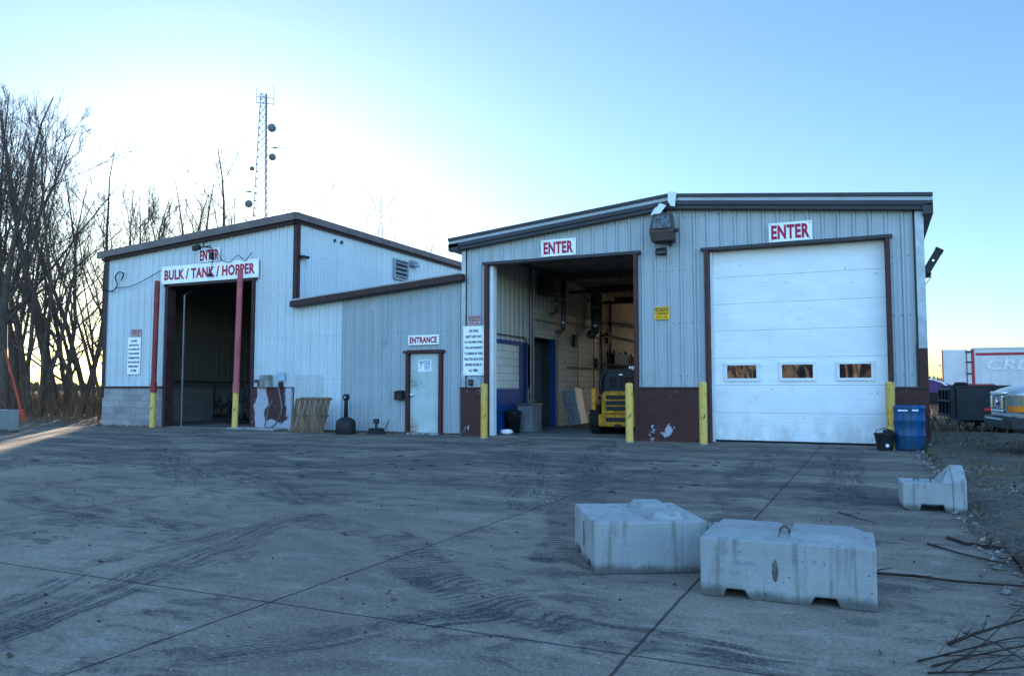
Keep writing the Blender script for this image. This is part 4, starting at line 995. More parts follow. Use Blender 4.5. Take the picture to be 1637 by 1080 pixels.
fixture('standpipe', 'short black standpipe with wide foot at the wall left of the entrance door', (-12.05, 17.5, 0),
        [('foot', MB().prism([(-.22, 0), (.22, 0), (.15, .16), (-.15, .16)], -.12, .12), M['black']), ('valve', MB().tube([(0, 0, .16), (0, 0, .30)], .035, 8).box(-.06, .06, -.06, .06, .28, .40), M['dark']), ('rod', MB().tube([(.2, .1, .1), (.28, .2, .38)], .012, 5), M['dark'])], 'standpipe')
# ash receptacle
ar = empty('ash_receptacle', 'black plastic cigarette ash receptacle with a slender neck by the lean-to wall', 'ash bin', (-12.85, 17.25, 0))
m = MB(); m.lathe([(.255, 0), (.27, .03), (.26, .30), (.24, .36), (.15, .42), (.06, .45)], 28); m.build('base', M['black'], ar, smooth=True)
m = MB(); m.lathe([(.055, .44), (.05, .85), (.05, .90)], 16); m.build('neck', M['black'], ar, smooth=True)
m = MB(); m.lathe([(.05, .89), (.085, .91), (.095, .98), (.085, 1.04), (.04, 1.06), (.005, 1.06)], 18); m.build('head', M['black'], ar, smooth=True)
m = MB(); m.lathe([(.028, 0), (.026, -.012)], 10, (.02, -.085, .97), 'y'); m.build('opening', M['galv'], ar)
# pallet
pl = empty('pallet', 'weathered wooden pallet leaning crooked against the lean-to wall', 'pallet', (-14.05, 17.30, 0)); pl.rotation_euler = (R(16), 0, R(-3))
TM = Matrix.Translation((-.0, 0, .0)) @ Matrix.Shear('XZ', 4, (0.0, 0.0))
shear = .48
def sk(m_):
    m_.v = [(a+shear*c, b, c) for a, b, c in m_.v]; return m_
bw, ph_, pw = .150, .98, 1.22
for k in range(7):
    x0 = -pw/2-.16+k*(pw-bw)/6
    m = MB(); m.box(x0, x0+bw, -.02, 0, .0, ph_); sk(m).build('deck_board', M['wood'], pl, bevel=.004)
for zz in (.02, .44, ph_-.06):
    m = MB(); m.box(-pw/2-.16, pw/2-.16, .002, .09, zz, zz+.04); sk(m).build('stringer', M['wood'], pl, bevel=.004)
for k in range(6):
    x0 = -pw/2-.16+(k+.5)*(pw-bw)/6
    m = MB(); m.box(x0, x0+bw, .092, .11, .0, ph_); sk(m).build('back_board', M['wood'], pl, bevel=.004)
# low wood/concrete slab at the post foot
m = MB(); m.box(-17.05, -15.3, 17.18, 17.80, 0, .08); o = m.build('low_slab', M['block_old'], bevel=.015)
tag(o, 'low dirty slab at the foot of the faded pink-red post', 'slab')

# drum, bucket
dm = empty('plastic_drum', 'blue plastic drum with green run-off streaks at the right corner of the building', 'drum', (.60, 17.28, 0))
m = MB(); m.lathe([(.25, 0), (.275, .015), (.285, .05), (.285, .27), (.293, .285), (.293, .30), (.285, .315), (.285, .56), (.293, .575), (.293, .59), (.285, .605), (.285, .80), (.292, .82), (.292, .855), (.27, .875), (.262, .862), (.02, .862)], 40); m.build('barrel', M['blue_drum'], dm, smooth=True)
m = MB(); m.lathe([(.03, .862), (.03, .885), (.01, .885)], 12, (.14, 0, 0)); m.lathe([(.03, .862), (.03, .885), (.01, .885)], 12, (-.14, .02, 0)); m.build('bung', M['blue_drum'], dm)
m = MB()
for (a, zz, wd, hh) in ((-1.98, .765, .09, .03), (-1.22, .77, .06, .03)):
    m.M = Matrix.Rotation(a+math.pi/2, 4, 'Z'); m.box(-wd, wd, -.292, -.284, zz, zz+hh)
m.build('label', M['sign'], dm)
m = MB()
for (a, zz) in ((-2.15, .52), (-2.15, .47), (-2.15, .43)):
    m.M = Matrix.Rotation(a+math.pi/2, 4, 'Z'); m.box(-.012, .012, -.291, -.28, zz, zz+.02)
m.build('ink_marks', M['black'], dm)
bk = empty('bucket', 'battered black plastic bucket left of the blue drum', 'bucket', (.16, 17.08, 0))
m = MB(); m.lathe([(.13, 0), (.14, .02), (.19, .30), (.205, .305), (.205, .33), (.19, .33), (.15, .05), (.01, .04)], 24); m.build('pail', M['black'], bk, smooth=False)
m = MB(); m.tube([(-.19, 0, .30), (-.14, .04, .38), (0, .06, .43), (.14, .04, .38), (.19, 0, .30)], .008, 6); m.build('handle', M['dark'], bk)
m = MB(); m.box(-.02, .14, .0, .15, .25, .40, Matrix.Rotation(.5, 3, 'Z')); m.build('contents', M['black'], bk, bevel=.03)
m = MB(); m.M = Matrix.Rotation(R(14), 4, 'X'); m.lathe([(.035, 0), (.035, -.004)], 12, (.04, -.135, .14), 'y'); m.build('pale_mark', M['sign'], bk)

# ------------------------------------------------------------------ concrete blocks
def frame(ox, oy, ax, ay):
    """local x along (ax, ay)"""
    return math.atan2(ay, ax)
def notched(m, L, D, H, notches, depth, y0=0, y1=None):
    """side profile with forklift notches, extruded through the depth"""
    y1 = D if y1 is None else y1
    poly = [(0, 0)]
    for (a, b) in notches: poly += [(a, 0), (a+.012, depth), (b-.012, depth), (b, 0)]
    poly += [(L, 0), (L, H), (0, H)]
    m.prism(poly, y0, y1); return m
def holes_add(m, L, n, r): pass
# front block: sunken top with lifting ring
b2 = empty('concrete_block', 'frontmost concrete block with sunken top, lifting ring and blue marks', 'concrete block', (-.955, 4.70, 0), math.atan2(.02, .89), 'concrete blocks standing in the yard')
L, D, H = .94, .56, .335
poly = [(0, 0), (.13, 0), (.145, .05), (.25, .05), (.275, 0), (.60, 0), (.625, .05), (.735, .05), (.755, 0), (L, 0), (L, H), (0, H)]
m = MB(); m.prism(poly, .0, D); m.build('body', M['block'], b2, bevel=.008)
zl = H; zt = H+.03
def frustum(m, lo, hi, z0, z1):
    (a0, b0, c0, d0), (a1, b1_, c1, d1) = lo, hi
    return m.add([(a0, c0, z0), (b0, c0, z0), (b0, d0, z0), (a0, d0, z0), (a1, c1, z1), (b1_, c1, z1), (b1_, d1, z1), (a1, d1, z1)],
                 [(3, 2, 1, 0), (4, 5, 6, 7), (0, 1, 5, 4), (1, 2, 6, 5), (2, 3, 7, 6), (3, 0, 4, 7)])
for lo, hi in (((.02, .425, .12, D-.015), (.06, .42, .20, D-.03)), ((.485, L-.045, .12, D-.015), (.49, L-.12, .20, D-.03))):
    frustum(MB(), lo, hi, zl-.002, zt).build('ridge', M['block_old'], b2, bevel=.005)
frustum(MB(), (.425, .485, .14, D-.03), (.427, .483, .20, D-.05), zl-.002, zl+.012).build('slot_floor', M['block_old'], b2)
m = MB(); m.tube([(.425, .28, zl), (.425, .28, zt-.012)]+[(.452-.027*math.cos(t*.4), .28, zt-.012+.027*math.sin(t*.4)) for t in range(1, 8)]+[(.479, .28, zl)], .0065, 8); m.build('lifting_ring', M['rust_pipe'], b2, smooth=True)
# oval recess on the face
m = MB(); vs_ = []; n_ = 20
for (rx, rz, yy) in ((.017, .062, -.0015), (.012, .055, -.0005)):
    vs_ += [(.418+rx*math.cos(2*math.pi*k/n_), yy, .175+rz*math.sin(2*math.pi*k/n_)) for k in range(n_)]
M['recess'] = surf('dark_recess', (.12, .11, .10), .5, 20, .9)
m.add(vs_, [tuple(range(n_))]+[(k, (k+1) % n_, n_+(k+1) % n_, n_+k) for k in range(n_)]); m.build('side_recess', M['recess'], b2)
m = MB(); m.tube([(.403, -.006, .175), (.433, -.006, .175)], .003, 6); m.build('cast_bar', M['rust_pipe'], b2)
M['blue_paint_mark'] = chipped('blue_marker', (.10, .19, .31), (.33, .35, .36), .50, 60, .9)
def scrawl(parent, words, mat, face_y=-.0015):
    mm = MB()
    for s_, x, z, h_, wd in words:
        t = text_mb([s_], wd, h_, -.004, ext=.0004); mm.add([(a+x, b+face_y, c+z) for a, b, c in t.v], t.f)
    mm.build('hand_lettering', mat, parent)
scrawl(b2, [('1128', .19, .262, .018, .09), ('COUND', .245, .205, .018, .12), ('5 IN', .165, .152, .02, .10), ('8.', .10, .215, .018, .03), ('* 9 7 3', .60, .235, .03, .17)], M['blue_paint_mark'])
# end face notch
m = MB(); m.box(L-.0006, L+.0012, .30, .50, 0, .05); m.build('end_notch', M['recess'], b2)

# bigger block behind, raised slotted ridge on top
a_ = math.atan2(.38, .69)
b1 = empty('concrete_block', 'biggest concrete block with a raised slotted ridge on top, behind the front block', 'concrete block', (-1.675, 4.905, 0), a_, 'concrete blocks standing in the yard')
L, D, H = .80, .84, .335
m = MB()
# notches face the short left side: profile along local y
poly = [(0, 0), (.14, 0), (.16, .055), (.27, .055), (.29, 0), (.56, 0), (.58, .055), (.69, .055), (.71, 0), (D, 0), (D, H), (0, H)]
m.prism(poly, 0, L-.05, 'x'); m.build('body', M['block'], b1, bevel=.010)
m = MB(); m.prism([(L-.05, 0.01), (L+.02, .03), (L+.03, H-.07), (L-.05, H)], .005, D-.005); m.build('chamfered_side', M['block_old'], b1, bevel=.006)
for (y0_, y1_) in ((.10, .38), (.46, .76)):
    m = MB(); z0_, z1_ = H-.002, H+.042
    m.add([(.40, y0_-.05, z0_), (.62, y0_-.02, z0_), (.62, y1_, z0_), (.40, y1_+.03, z0_), (.43, y0_+.02, z1_), (.60, y0_+.02, z1_), (.60, y1_-.02, z1_), (.43, y1_, z1_)],
          [(3, 2, 1, 0), (4, 5, 6, 7), (0, 1, 5, 4), (1, 2, 6, 5), (2, 3, 7, 6), (3, 0, 4, 7)]); m.build('ridge', M['block'], b1, bevel=.005)
m = MB(); vs_ = [(-.0015, .42+.028*math.cos(2*math.pi*k/20), .19+.095*math.sin(2*math.pi*k/20)) for k in range(20)]; m.add(vs_, [tuple(range(19, -1, -1))]); m.build('side_recess', M['recess'], b1)

# far block with the raised end
b3 = empty('concrete_block', 'small concrete block with a raised peaked end at the edge of the dirt', 'concrete block', (.225, 8.74, 0), R(3), 'concrete blocks standing in the yard')
L, D, H = .56, .50, .27
m = MB(); m.prism([(0, .03), (.06, 0), (.15, 0), (.165, .07), (.36, .07), (.375, 0), (.44, 0), (.44, H), (0, H)], 0, D); m.build('body', M['block'], b3, bevel=.012)
m = MB(); m.prism([(0, 0.0), (D, 0), (D, .30), (D*.62, .44), (D*.40, .44), (0, .31)], .441, .56, 'x'); m.build('raised_end', M['block'], b3, bevel=.012)
m = MB(); m.prism([(0, H-.001), (D, H-.001), (D, .29), (D*.62, .42), (D*.40, .42), (0, .29)], .36, .44, 'x')
# slope the inner side of the raised end
m.v = [((.44-.10*max(0, 1-(c-H)/.16)) if a < .4 else a, b, c) for a, b, c in m.v]; m.build('sloped_shoulder', M['block'], b3)
m = MB(); m.tube([(.12, .2, H), (.12, .2, H+.03), (.16, .2, H+.03), (.16, .2, H)], .006, 6); m.tube([(.27, .2, H), (.27, .2, H+.045)], .006, 6); m.build('lifting_loop', M['rust_pipe'], b3)
# left barrier block
b4 = empty('concrete_block', 'grey concrete barrier block at the far left edge of the yard by the thicket', 'concrete block', (-21.27, 12.45, 0), math.atan2(.97, -.24), 'concrete blocks standing in the yard')
m = MB(); m.prism([(0, 0), (1.8, 0), (1.8, .62), (.03, .62)], 0, .6); m.build('body', M['block_old'], b4, bevel=.02)
m = MB(); m.box(.4, .65, -.002, .3, 0, .1); m.box(1.15, 1.4, -.002, .3, 0, .1); m.build('fork_slot', M['recess'], b4)

# ------------------------------------------------------------------ debris on the yard
def branch(pts, r, label, name='fallen_branch', seed=0, twigs=5, grp='fallen branches on the concrete'):
    rr = random.Random(seed); P = [Vector(p) for p in pts]
    e = empty(name, label, 'branch', tuple(P[0]), 0, grp)
    Q = [p-P[0] for p in P]
    m = MB(); n_ = len(Q); m.tube(Q, [r*(1-.6*i/(n_-1)) for i in range(n_)], 6); m.build('stem', M['stick'], e, smooth=True)
    if twigs:
        m = MB()
        for k in range(twigs):
            i = rr.randrange(0, n_-1); p = Q[i].lerp(Q[i+1], rr.random()); d = (Q[i+1]-Q[i]).normalized()
            d = Matrix.Rotation(rr.choice((-1, 1))*rr.uniform(.2, .7), 3, 'Z') @ d; l_ = rr.uniform(.10, .28)
            q = p+d*l_*.5+Vector((0, 0, rr.uniform(0, .02))); s_ = p+d*l_+Vector((0, 0, rr.uniform(-.005, .03))); s_.z = max(s_.z, -P[0].z+.004)
            m.tube([p, q, s_], [r*.35, r*.25, r*.12], 4)
        m.build('twigs', M['stick'], e)
branch([(-.2, 5.66, .02), (.0, 5.63, .02), (.2, 5.64, .022), (.42, 5.60, .02), (.65, 5.62, .02), (.85, 5.60, .03), (1.2, 5.68, .03), (1.6, 5.62, .04)], .011, 'long dark branch running from behind the front block to the dirt', seed=1, twigs=6)
branch([(.34, 6.9, .012), (.52, 6.6, .014), (.72, 6.38, .014), (.85, 6.3, .02)], .008, 'thin straight stick pointing to the dirt edge behind the front block', seed=2, twigs=3)
branch([(.50, 7.25, .012), (.62, 7.0, .014), (.85, 6.85, .03)], .014, 'short forked dark branch at the dirt edge', seed=3, twigs=4)
branch([(-.35, 8.3, .01), (-.18, 8.0, .012), (0, 7.75, .01)], .006, 'thin twig lying left of the far small block', seed=4, twigs=1)
pile = [([(.28, 4.26, .01), (.40, 4.38, .04), (.66, 4.66, .07), (1.1, 4.95, .05)], .009, 'thick arched branch at the back of the brush pile, bottom right corner'),
        ([(.14, 3.94, .01), (.33, 4.12, .03), (.52, 4.34, .04), (.9, 4.7, .04)], .005, 'straight reddish stick reaching farthest left from the brush pile'),
        ([(.22, 3.82, .01), (.42, 4.2, .05), (.62, 4.62, .12), (.85, 5.0, .16)], .004, 'springy light stick rising across the brush pile'),
        ([(.19, 3.86, .02), (.36, 4.02, .04), (.62, 4.28, .05), (1.0, 4.5, .05)], .006, 'rough dark stick through the middle of the brush pile'),
        ([(.36, 4.45, .02), (.47, 4.26, .04), (.58, 4.02, .03), (.66, 3.8, .03)], .004, 'thin stick crossing the brush pile towards the camera'),
        ([(.17, 3.80, .01), (.34, 3.86, .02), (.60, 4.0, .04), (.95, 4.1, .04)], .005, 'low bent stick at the front of the brush pile'),
        ([(.30, 3.78, .01), (.48, 4.06, .03), (.70, 4.42, .08)], .003, 'thinnest curved twig inside the brush pile'),
        ([(.24, 4.06, .01), (.42, 4.10, .03), (.72, 4.12, .05)], .003, 'short grey twig lying flat in the brush pile')]
for k, (p_, r_, lab) in enumerate(pile): branch(p_, r_, lab, 'brush_stick', 20+k, 7, 'sticks of the brush pile at the bottom right')

def scatter(name, n, area, size, mat, seed, zf=lambda x, y: .004, leafy=True, dens=None, kind='stuff'):
    rr = random.Random(seed); m = MB(); cnt = 0
    while cnt < n:
        x = rr.uniform(area[0], area[1]); y = rr.uniform(area[2], area[3])
        if dens and rr.random() > dens(x, y): continue
        cnt += 1; s_ = rr.uniform(*size); a = rr.uniform(0, 6.28); z = zf(x, y)
        if leafy:
            u = Vector((math.cos(a), math.sin(a), rr.uniform(-.2, .5)))*s_; v = Vector((-math.sin(a), math.cos(a), rr.uniform(-.3, .5)))*s_*rr.uniform(.3, .7); c = Vector((x, y, z+s_*.25))
            m.add([tuple(c-u), tuple(c+v*.9), tuple(c+u), tuple(c-v)], [(0, 1, 2), (0, 2, 3)])
        else:
            h = s_*rr.uniform(.3, .7); vs_ = []
            for k in range(5): vs_.append((x+s_*math.cos(a+k*1.256)*rr.uniform(.6, 1.1), y+s_*math.sin(a+k*1.256)*rr.uniform(.5, 1), z-.003))
            vs_.append((x+rr.uniform(-.3, .3)*s_, y+rr.uniform(-.3, .3)*s_, z+h)); m.add(vs_, [(k, (k+1) % 5, 5) for k in range(5)])
    o = m.build(name, mat); return tag(o, kind=kind)
far_ok = lambda x, y: 1.0 if not (17.9 < y) else 0
t = scatter('leaf_litter', 170, (-14, .8, 2.2, 17.5), (.012, .035), M['leaf'], 5); tag(t, 'scattered dead leaves on the concrete', 'leaf litter')
t = scatter('mud_crumbs', 900, (-16, .8, 2.0, 17.6), (.005, .018), M['debris'], 6, leafy=False); tag(t, 'dark crumbs of mud and grit on the concrete', 'grit')
t = scatter('pale_chips', 160, (-9, .8, 2.0, 14), (.003, .007), M['chip'], 7, leafy=False); tag(t, 'pale stone chips on the concrete', 'grit')
t = scatter('mud_clods', 60, (-14, -2, 8, 13.5), (.04, .11), M['debris'], 16, leafy=False); t.scale = (1, 1, .35); tag(t, 'flattened clods of dried mud in the middle of the yard', 'mud')
t = scatter('gravel', 5500, (.66, 6, 2.5, 20), (.008, .045), M['chip'] if False else surf('gravel_stone', (.24, .22, .20), .5, 14, .9, tint=(.04, .038, .035)), 8, zf=lambda x, y: .035 if x > 1.1 else .01, leafy=False, dens=lambda x, y: 1 if x < 3 else .5); tag(t, 'gravel and clods on the dirt verge', 'gravel')
t = scatter('verge_leaves', 7000, (.74, 5.5, 2.5, 18), (.012, .045), surf('pale_dead_leaf', (.24, .16, .10), .6, 9, .9, tint=(.03, .024, .02)), 9, zf=lambda x, y: .035 if x > 1.1 else .01, dens=lambda x, y: .35+.65*(math.sin(x*2.1+y*1.7) > -.2)); tag(t, 'dead leaves on the dirt verge', 'leaves')
def blades(name, n, area, h, mat, seed, wd=.006, dens=None, lean=.6, z0=.03):
    rr = random.Random(seed); m = MB(); cnt = 0; vs_ = []; fs_ = []
    while cnt < n:
        x = rr.uniform(area[0], area[1]); y = rr.uniform(area[2], area[3])
        if dens and rr.random() > dens(x, y): continue
        cnt += 1; hh = rr.uniform(*h); a = rr.uniform(0, 6.28); lx, ly = rr.gauss(0, lean)*hh, rr.gauss(0, lean)*hh; w_ = wd*rr.uniform(.6, 1.4)
        b = len(vs_); vs_ += [(x-w_*math.cos(a), y-w_*math.sin(a), z0-.03), (x+w_*math.cos(a), y+w_*math.sin(a), z0-.03), (x+lx*.5, y+ly*.5, z0+hh*.6), (x+lx, y+ly, z0+hh*.8)]
        fs_ += [(b, b+1, b+2), (b+1, b+3, b+2)]
    m.add(vs_, fs_); return tag(m.build(name, mat), kind='stuff')
t = blades('grass', 9000, (.85, 7, 4, 32), (.03, .11), M['grass'], 10, dens=lambda x, y: (.25+.75*(math.sin(x*1.3+2)*math.sin(y*.9) > -.1))*(1 if y > 12 else .45)); tag(t, 'short dull grass on the verge by the drum', 'grass')
t = blades('tall_dry_grass', 5000, (1.2, 14, 22, 60), (.15, .5), M['brush'], 11, .012, lean=.3); tag(t, 'tall dry grass behind the trailers', 'grass')
# weeds at the building foot and joints
t = blades('wall_weeds', 900, (-23, .9, 17.55, 17.72), (.02, .09), M['brush'], 12, .005, dens=lambda x, y: .15 if not (-8.9 < x < -5.1 or -3.3 < x < .25 or -20.2 < x < -16.8) else 0, z0=.0); tag(t, 'thin dead weeds along the foot of the walls', 'weeds')

# ------------------------------------------------------------------ vehicles at the right
def wheel(parent, x, y, r, wd, axis='y', rim='chrome', dz=0):
    m = MB(); m.lathe([(r*.6, -wd/2), (r*.92, -wd/2), (r, -wd*.35), (r, wd*.35), (r*.92, wd/2), (r*.6, wd/2)], 28, (x, y, r+dz), axis); wl = m.build('wheel', M['rubber'], parent, smooth=False)
    m = MB(); m.lathe([(r*.6, -wd*.42), (r*.6, wd*.42)], 24, (x, y, r+dz), axis); m.build('rim', M[rim], wl)
# silver pickup, nose towards the building, local -x is forward
PK = empty('pickup_truck', 'silver pickup truck with chrome grille and amber corner lights at the right edge', 'pickup truck', (2.13, 15.75, .10), R(4))
SC = 1.0
m = MB()
# hood and front fenders: lofted sections along x
secs = [(0.02, .80, .62, 1.02), (.10, .90, .60, 1.10), (.35, .96, .58, 1.17), (.9, .98, .58, 1.22), (1.35, .99, .58, 1.25)]
vs_ = []; fs_ = []; nn = 12
for (x, hw_, zb_, zt_) in secs:
    ring = [(-hw_, zb_), (-hw_, zb_+(zt_-zb_)*.55), (-hw_*.97, zt_-.10), (-hw_*.86, zt_-.035), (-hw_*.5, zt_), (-.12, zt_+.012), (.12, zt_+.012), (hw_*.5, zt_), (hw_*.86, zt_-.035), (hw_*.97, zt_-.10), (hw_, zb_+(zt_-zb_)*.55), (hw_, zb_)]
    vs_ += [(x, y+1.0, z) for y, z in ring]
for i in range(len(secs)-1):
    for k in range(nn): a = i*nn+k; b = i*nn+(k+1) % nn; fs_.append((a, b, b+nn, a+nn))
fs_.append(tuple(range(nn))); fs_.append(tuple((len(secs)-1)*nn+k for k in range(nn-1, -1, -1)))
m.add(vs_, fs_); o = m.build('hood', M['silver'], PK, smooth=True, bevel=.01)
m = MB(); m.box(1.36, 3.75, .02, 1.98, .55, 1.22); m.box(3.8, 5.7, .03, 1.97, .6, 1.28); m.box(.95, 1.37, .03, 1.97, .6, 1.15); m.build('body', M['silver'], PK, bevel=.05, seg=3)
m = MB(); m.prism([(1.45, 1.2), (3.7, 1.2), (3.55, 1.85), (2.15, 1.87)], .12, 1.88); m.build('cab', M['silver'], PK, bevel=.06, seg=3)
m = MB(); m.prism([(1.62, 1.25), (3.55, 1.25), (3.42, 1.75), (2.22, 1.77)], .108, .118); m.prism([(1.62, 1.25), (3.55, 1.25), (3.42, 1.75), (2.22, 1.77)], 1.882, 1.892); m.build('side_window', M['glass_dk'], PK)
m = MB(); m.quad((1.55, .25, 1.27), (1.55, 1.75, 1.27), (2.10, 1.68, 1.80), (2.10, .32, 1.80)); m.v = [(a-.02, b, c+.02) for a, b, c in m.v]; m.build('windscreen', M['glass_dk'], PK)
# chrome grille shell
m = MB(); x0 = -.06
m.box(x0, .12, .54, 1.46, .98, 1.05); m.box(x0, .12, .54, 1.46, .68, .73); m.box(x0, .12, .54, .62, .73, .98); m.box(x0, .12, 1.38, 1.46, .73, .98); gsh = m.build('grille', M['chrome'], PK, bevel=.025, seg=3)
m = MB()
for k in range(7): m.box(x0+.03, .05, .62, 1.38, .745+k*.034, .760+k*.034)
m.build('grille_bars', M['chrome'], gsh)
m = MB(); m.box(x0+.05, .04, .62, 1.38, .73, .98); m.build('grille_mesh', M['dark'], gsh)
m = MB(); m.lathe([(.07, 0), (.06, -.02)], 20, (x0+.02, 1.0, .86), 'x'); m.build('badge', M['chrome'], gsh)
for yy in (0, 1):
    def mir(m_):
        if yy: m_.v = [(a, 2.0-b, c) for a, b, c in m_.v]; m_.f = [tuple(reversed(f)) for f in m_.f]
        return m_
    m = MB(); m.prism([(-.02, .50), (.03, .14), (.08, .03), (.16, -.01), (.2, .05), (.16, .2), (.14, .50)], .76, .99, 'z'); hl = mir(m).build('headlight', M['lens'], PK, bevel=.012)
    m = MB(); m.prism([(.15, -.012), (.23, -.03), (.26, .05), (.17, .1)], .76, .985, 'z'); mir(m).build('corner_light', M['amber'], PK, bevel=.01)
    m = MB(); m.prism([(-.01, .30), (.02, .13), (.07, .015), (.235, -.04), (.24, .05), (.16, .2), (.14, .30)], .70, .80, 'z'); mir(m).build('turn_signal', M['amber'], PK, bevel=.006)
m = MB(); m.prism([(-.10, .15), (-.02, .02), (.5, -.01), (.5, .2), (.1, .3), (.1, 1.7), (.5, 1.8), (.5, 2.01), (-.02, 1.98), (-.10, 1.85)], .40, .60, 'z'); m.build('bumper', M['dark'], PK, bevel=.02)
m = MB(); m.box(-.11, -.095, .3, 1.7, .55, .58); m.build('bumper_strip', M['chrome'], PK)
m = MB()
for yy in (.0, 2.0):
    for xx in (1.0, 4.75):
        pts = [(xx+.48*math.cos(t*math.pi/10), yy, .42+.48*math.sin(t*math.pi/10)) for t in range(11)]; m.tube(pts, .03, 6)
m.build('wheel_arch', M['dark'], PK)
m = MB(); m.box(.5, 5.6, .15, 1.85, .35, .62); m.build('underbody', M['dark'], PK)
for xx in (1.0, 4.75):
    for yy in (.14, 1.86): wheel(PK, xx, yy, .42, .26, dz=-.07)
m = MB(); m.box(1.85, 1.95, -.22, -.02, 1.22, 1.42); m.build('mirror', M['black'], PK, bevel=.02)
m = MB(); m.tube([(1.15, 1.7, 1.2), (1.15, 1.7, 1.9)], .006, 5); m.build('aerial', M['dark'], PK)

# low black dump trailer
DT = empty('dump_trailer', 'low black utility trailer with red and white reflector behind the silver pickup', 'trailer', (1.95, 23.7, 0), R(6))
M['trailer_blk'] = surf('trailer_black', (.018, .02, .026), .35, 2, .45)
m = MB(); m.box(0, 4.4, 0, .06, .42, 1.24); m.box(0, 4.4, 1.94, 2.0, .42, 1.24); m.box(4.34, 4.4, .06, 1.94, .42, 1.24); m.box(0, 4.4, .06, 1.94, .42, .48); m.build('box_sides', M['trailer_blk'], DT, bevel=.008)
m = MB(); m.box(-.03, 4.43, -.03, .09, 1.24, 1.29); m.box(-.03, 4.43, 1.91, 2.03, 1.24, 1.29); m.box(-.03, 4.43, -.04, 0, .38, .44)
for k in range(6): m.box(.0+k*.86, .05+k*.86, -.035, 0, .44, 1.24)
m.build('rails', M['trailer_blk'], DT)
m = MB(); m.box(-.09, -.03, 0, 2.0, .45, .52); m.box(-.09, -.03, 0, 2.0, .85, .90); m.box(-.09, -.03, 0, 2.0, 1.16, 1.24)
for k in range(5): m.box(-.09, -.03, k*.48, k*.48+.06, .52, 1.16)
m.box(-.03, -.0, .06, 1.94, .48, 1.2)
for k in range(3): m.tube([(-.12, .02+k*.02, .5), (-.12, .02, 1.3)], .02, 5)
m.build('tailgate', M['trailer_blk'], DT)
m = MB(); m.box(.62, .90, -.042, -.036, .62, .70); m.build('red_reflector', M['reflect_red'], DT)
m = MB(); m.box(.90, 1.18, -.042, -.036, .62, .70); m.build('white_reflector', M['sign'], DT)
m = MB(); m.tube([(-.06, .05, 1.24), (.02, .05, 1.33), (.2, .06, 1.33), (.3, .06, 1.29)], .05, 6); m.build('tarp_roll', M['black'], DT)
m = MB(); m.box(.2, 4.2, .3, 1.7, .30, .42); m.prism([(4.4, .3), (6.0, .46), (6.0, .54), (4.4, .42)], .9, 1.1); m.build('chassis', M['trailer_blk'], DT)
for xx in (1.5, 2.4):
    for yy in (-.02, 2.02): wheel(DT, xx, yy, .36, .2, rim='dark')

# white box trailer far behind
BT = empty('box_trailer', 'long white box trailer with red stripe and pale CRETE lettering, behind the black trailer', 'trailer', (6.2, 63.0, 0), R(0))
m = MB(); m.box(0, 15.5, 0, 2.55, 1.15, 4.0); o = m.build('box', M['trailer_white'], BT, bevel=.03)
m = MB()
for k in range(26): m.box(.5+k*.58, .52+k*.58, -.012, 0, 1.3, 3.5)
m.build('panel_seams', surf('seam_grey', (.44, .46, .48), .2, 2, .5), BT)
m = MB(); m.box(.25, 15.5, -.02, -.001, 3.50, 3.68); m.box(-.02, .17, -.03, -.001, 1.19, 3.91); m.build('red_stripe', M['trailer_red'], BT)
m = MB(); m.box(-.05, 15.5, -.03, 2.6, 3.92, 4.03); m.box(-.05, 15.5, -.03, .0, 1.08, 1.18); m.build('rails', M['galv'], BT)
# rear doors swung open beside the box
m = MB(); m.box(-1.75, -.02, -.02, .06, 1.2, 3.92); dr2 = m.build('rear_door', M['trailer_white'], BT, bevel=.015)
m = MB()
for zz in (1.45, 2.2, 3.0, 3.7): m.box(-.35, .02, -.07, -.02, zz, zz+.1)
m.tube([(-.30, -.06, 1.2), (-.30, -.06, 3.9)], .025, 6); m.build('door_hinge', M['dark'], dr2)
m = MB(); m.box(-1.82, -1.75, -.03, .08, 1.15, 3.95); m.build('door_edge', M['trailer_red'], dr2)
t = text_mb(['CRETE'], 4.0, .72, .03); t.v = [(a+2.55+.28*c+.35, b-.03, c+2.85) for a, b, c in t.v]; t.build('lettering', M['trailer_text'], BT)
m = MB(); m.box(11.5, 15, .2, 2.3, .9, 1.15); m.box(2, 4.2, .4, 2.1, .7, 1.15); m.build('chassis', M['dark'], BT)
for xx in (1.8, 3.1):
    for yy in (.15, 2.4): wheel(BT, xx, yy, .5, .28, rim='galv')

# purple truck, mostly hidden
PT = empty('purple_truck', 'dark purple truck with a pale curved windscreen edge, far behind between building and trailers', 'truck', (2.2, 52, 0), R(-8))
m = MB(); m.prism([(-.6, .5), (1.95, .5), (1.95, 1.35), (1.5, 1.52), (.9, 1.72), (-.6, 1.78)], 0, 2.0); m.build('hood', M['purple'], PT, bevel=.08, seg=3)
m = MB(); m.box(-3, -.6, -.05, 2.05, .8, 3.0); m.build('cab', M['purple'], PT, bevel=.08)
m = MB(); m.tube([(.3, -.05, 1.78), (.9, -.06, 1.74), (1.4, -.06, 1.56), (1.7, -.06, 1.3), (1.8, -.06, 1.0)], .05, 6); m.build('fender_trim', M['white'], PT)
m = MB(); m.box(1.95, 2.1, .1, 1.9, .4, .7); m.build('bumper', M['chrome'], PT, bevel=.03)
for xx in (.9, -2.2):
    for yy in (.1, 1.9): wheel(PT, xx, yy, .5, .28)
m = MB(); m.box(-2.4, -.9, -.06, -.05, 1.9, 2.7); m.build('side_window', M['glass_dk'], PT)
PT2 = empty('parked_car', 'low maroon car roof showing behind the black trailer tailgate', 'car', (4.0, 57, 0), R(-5))
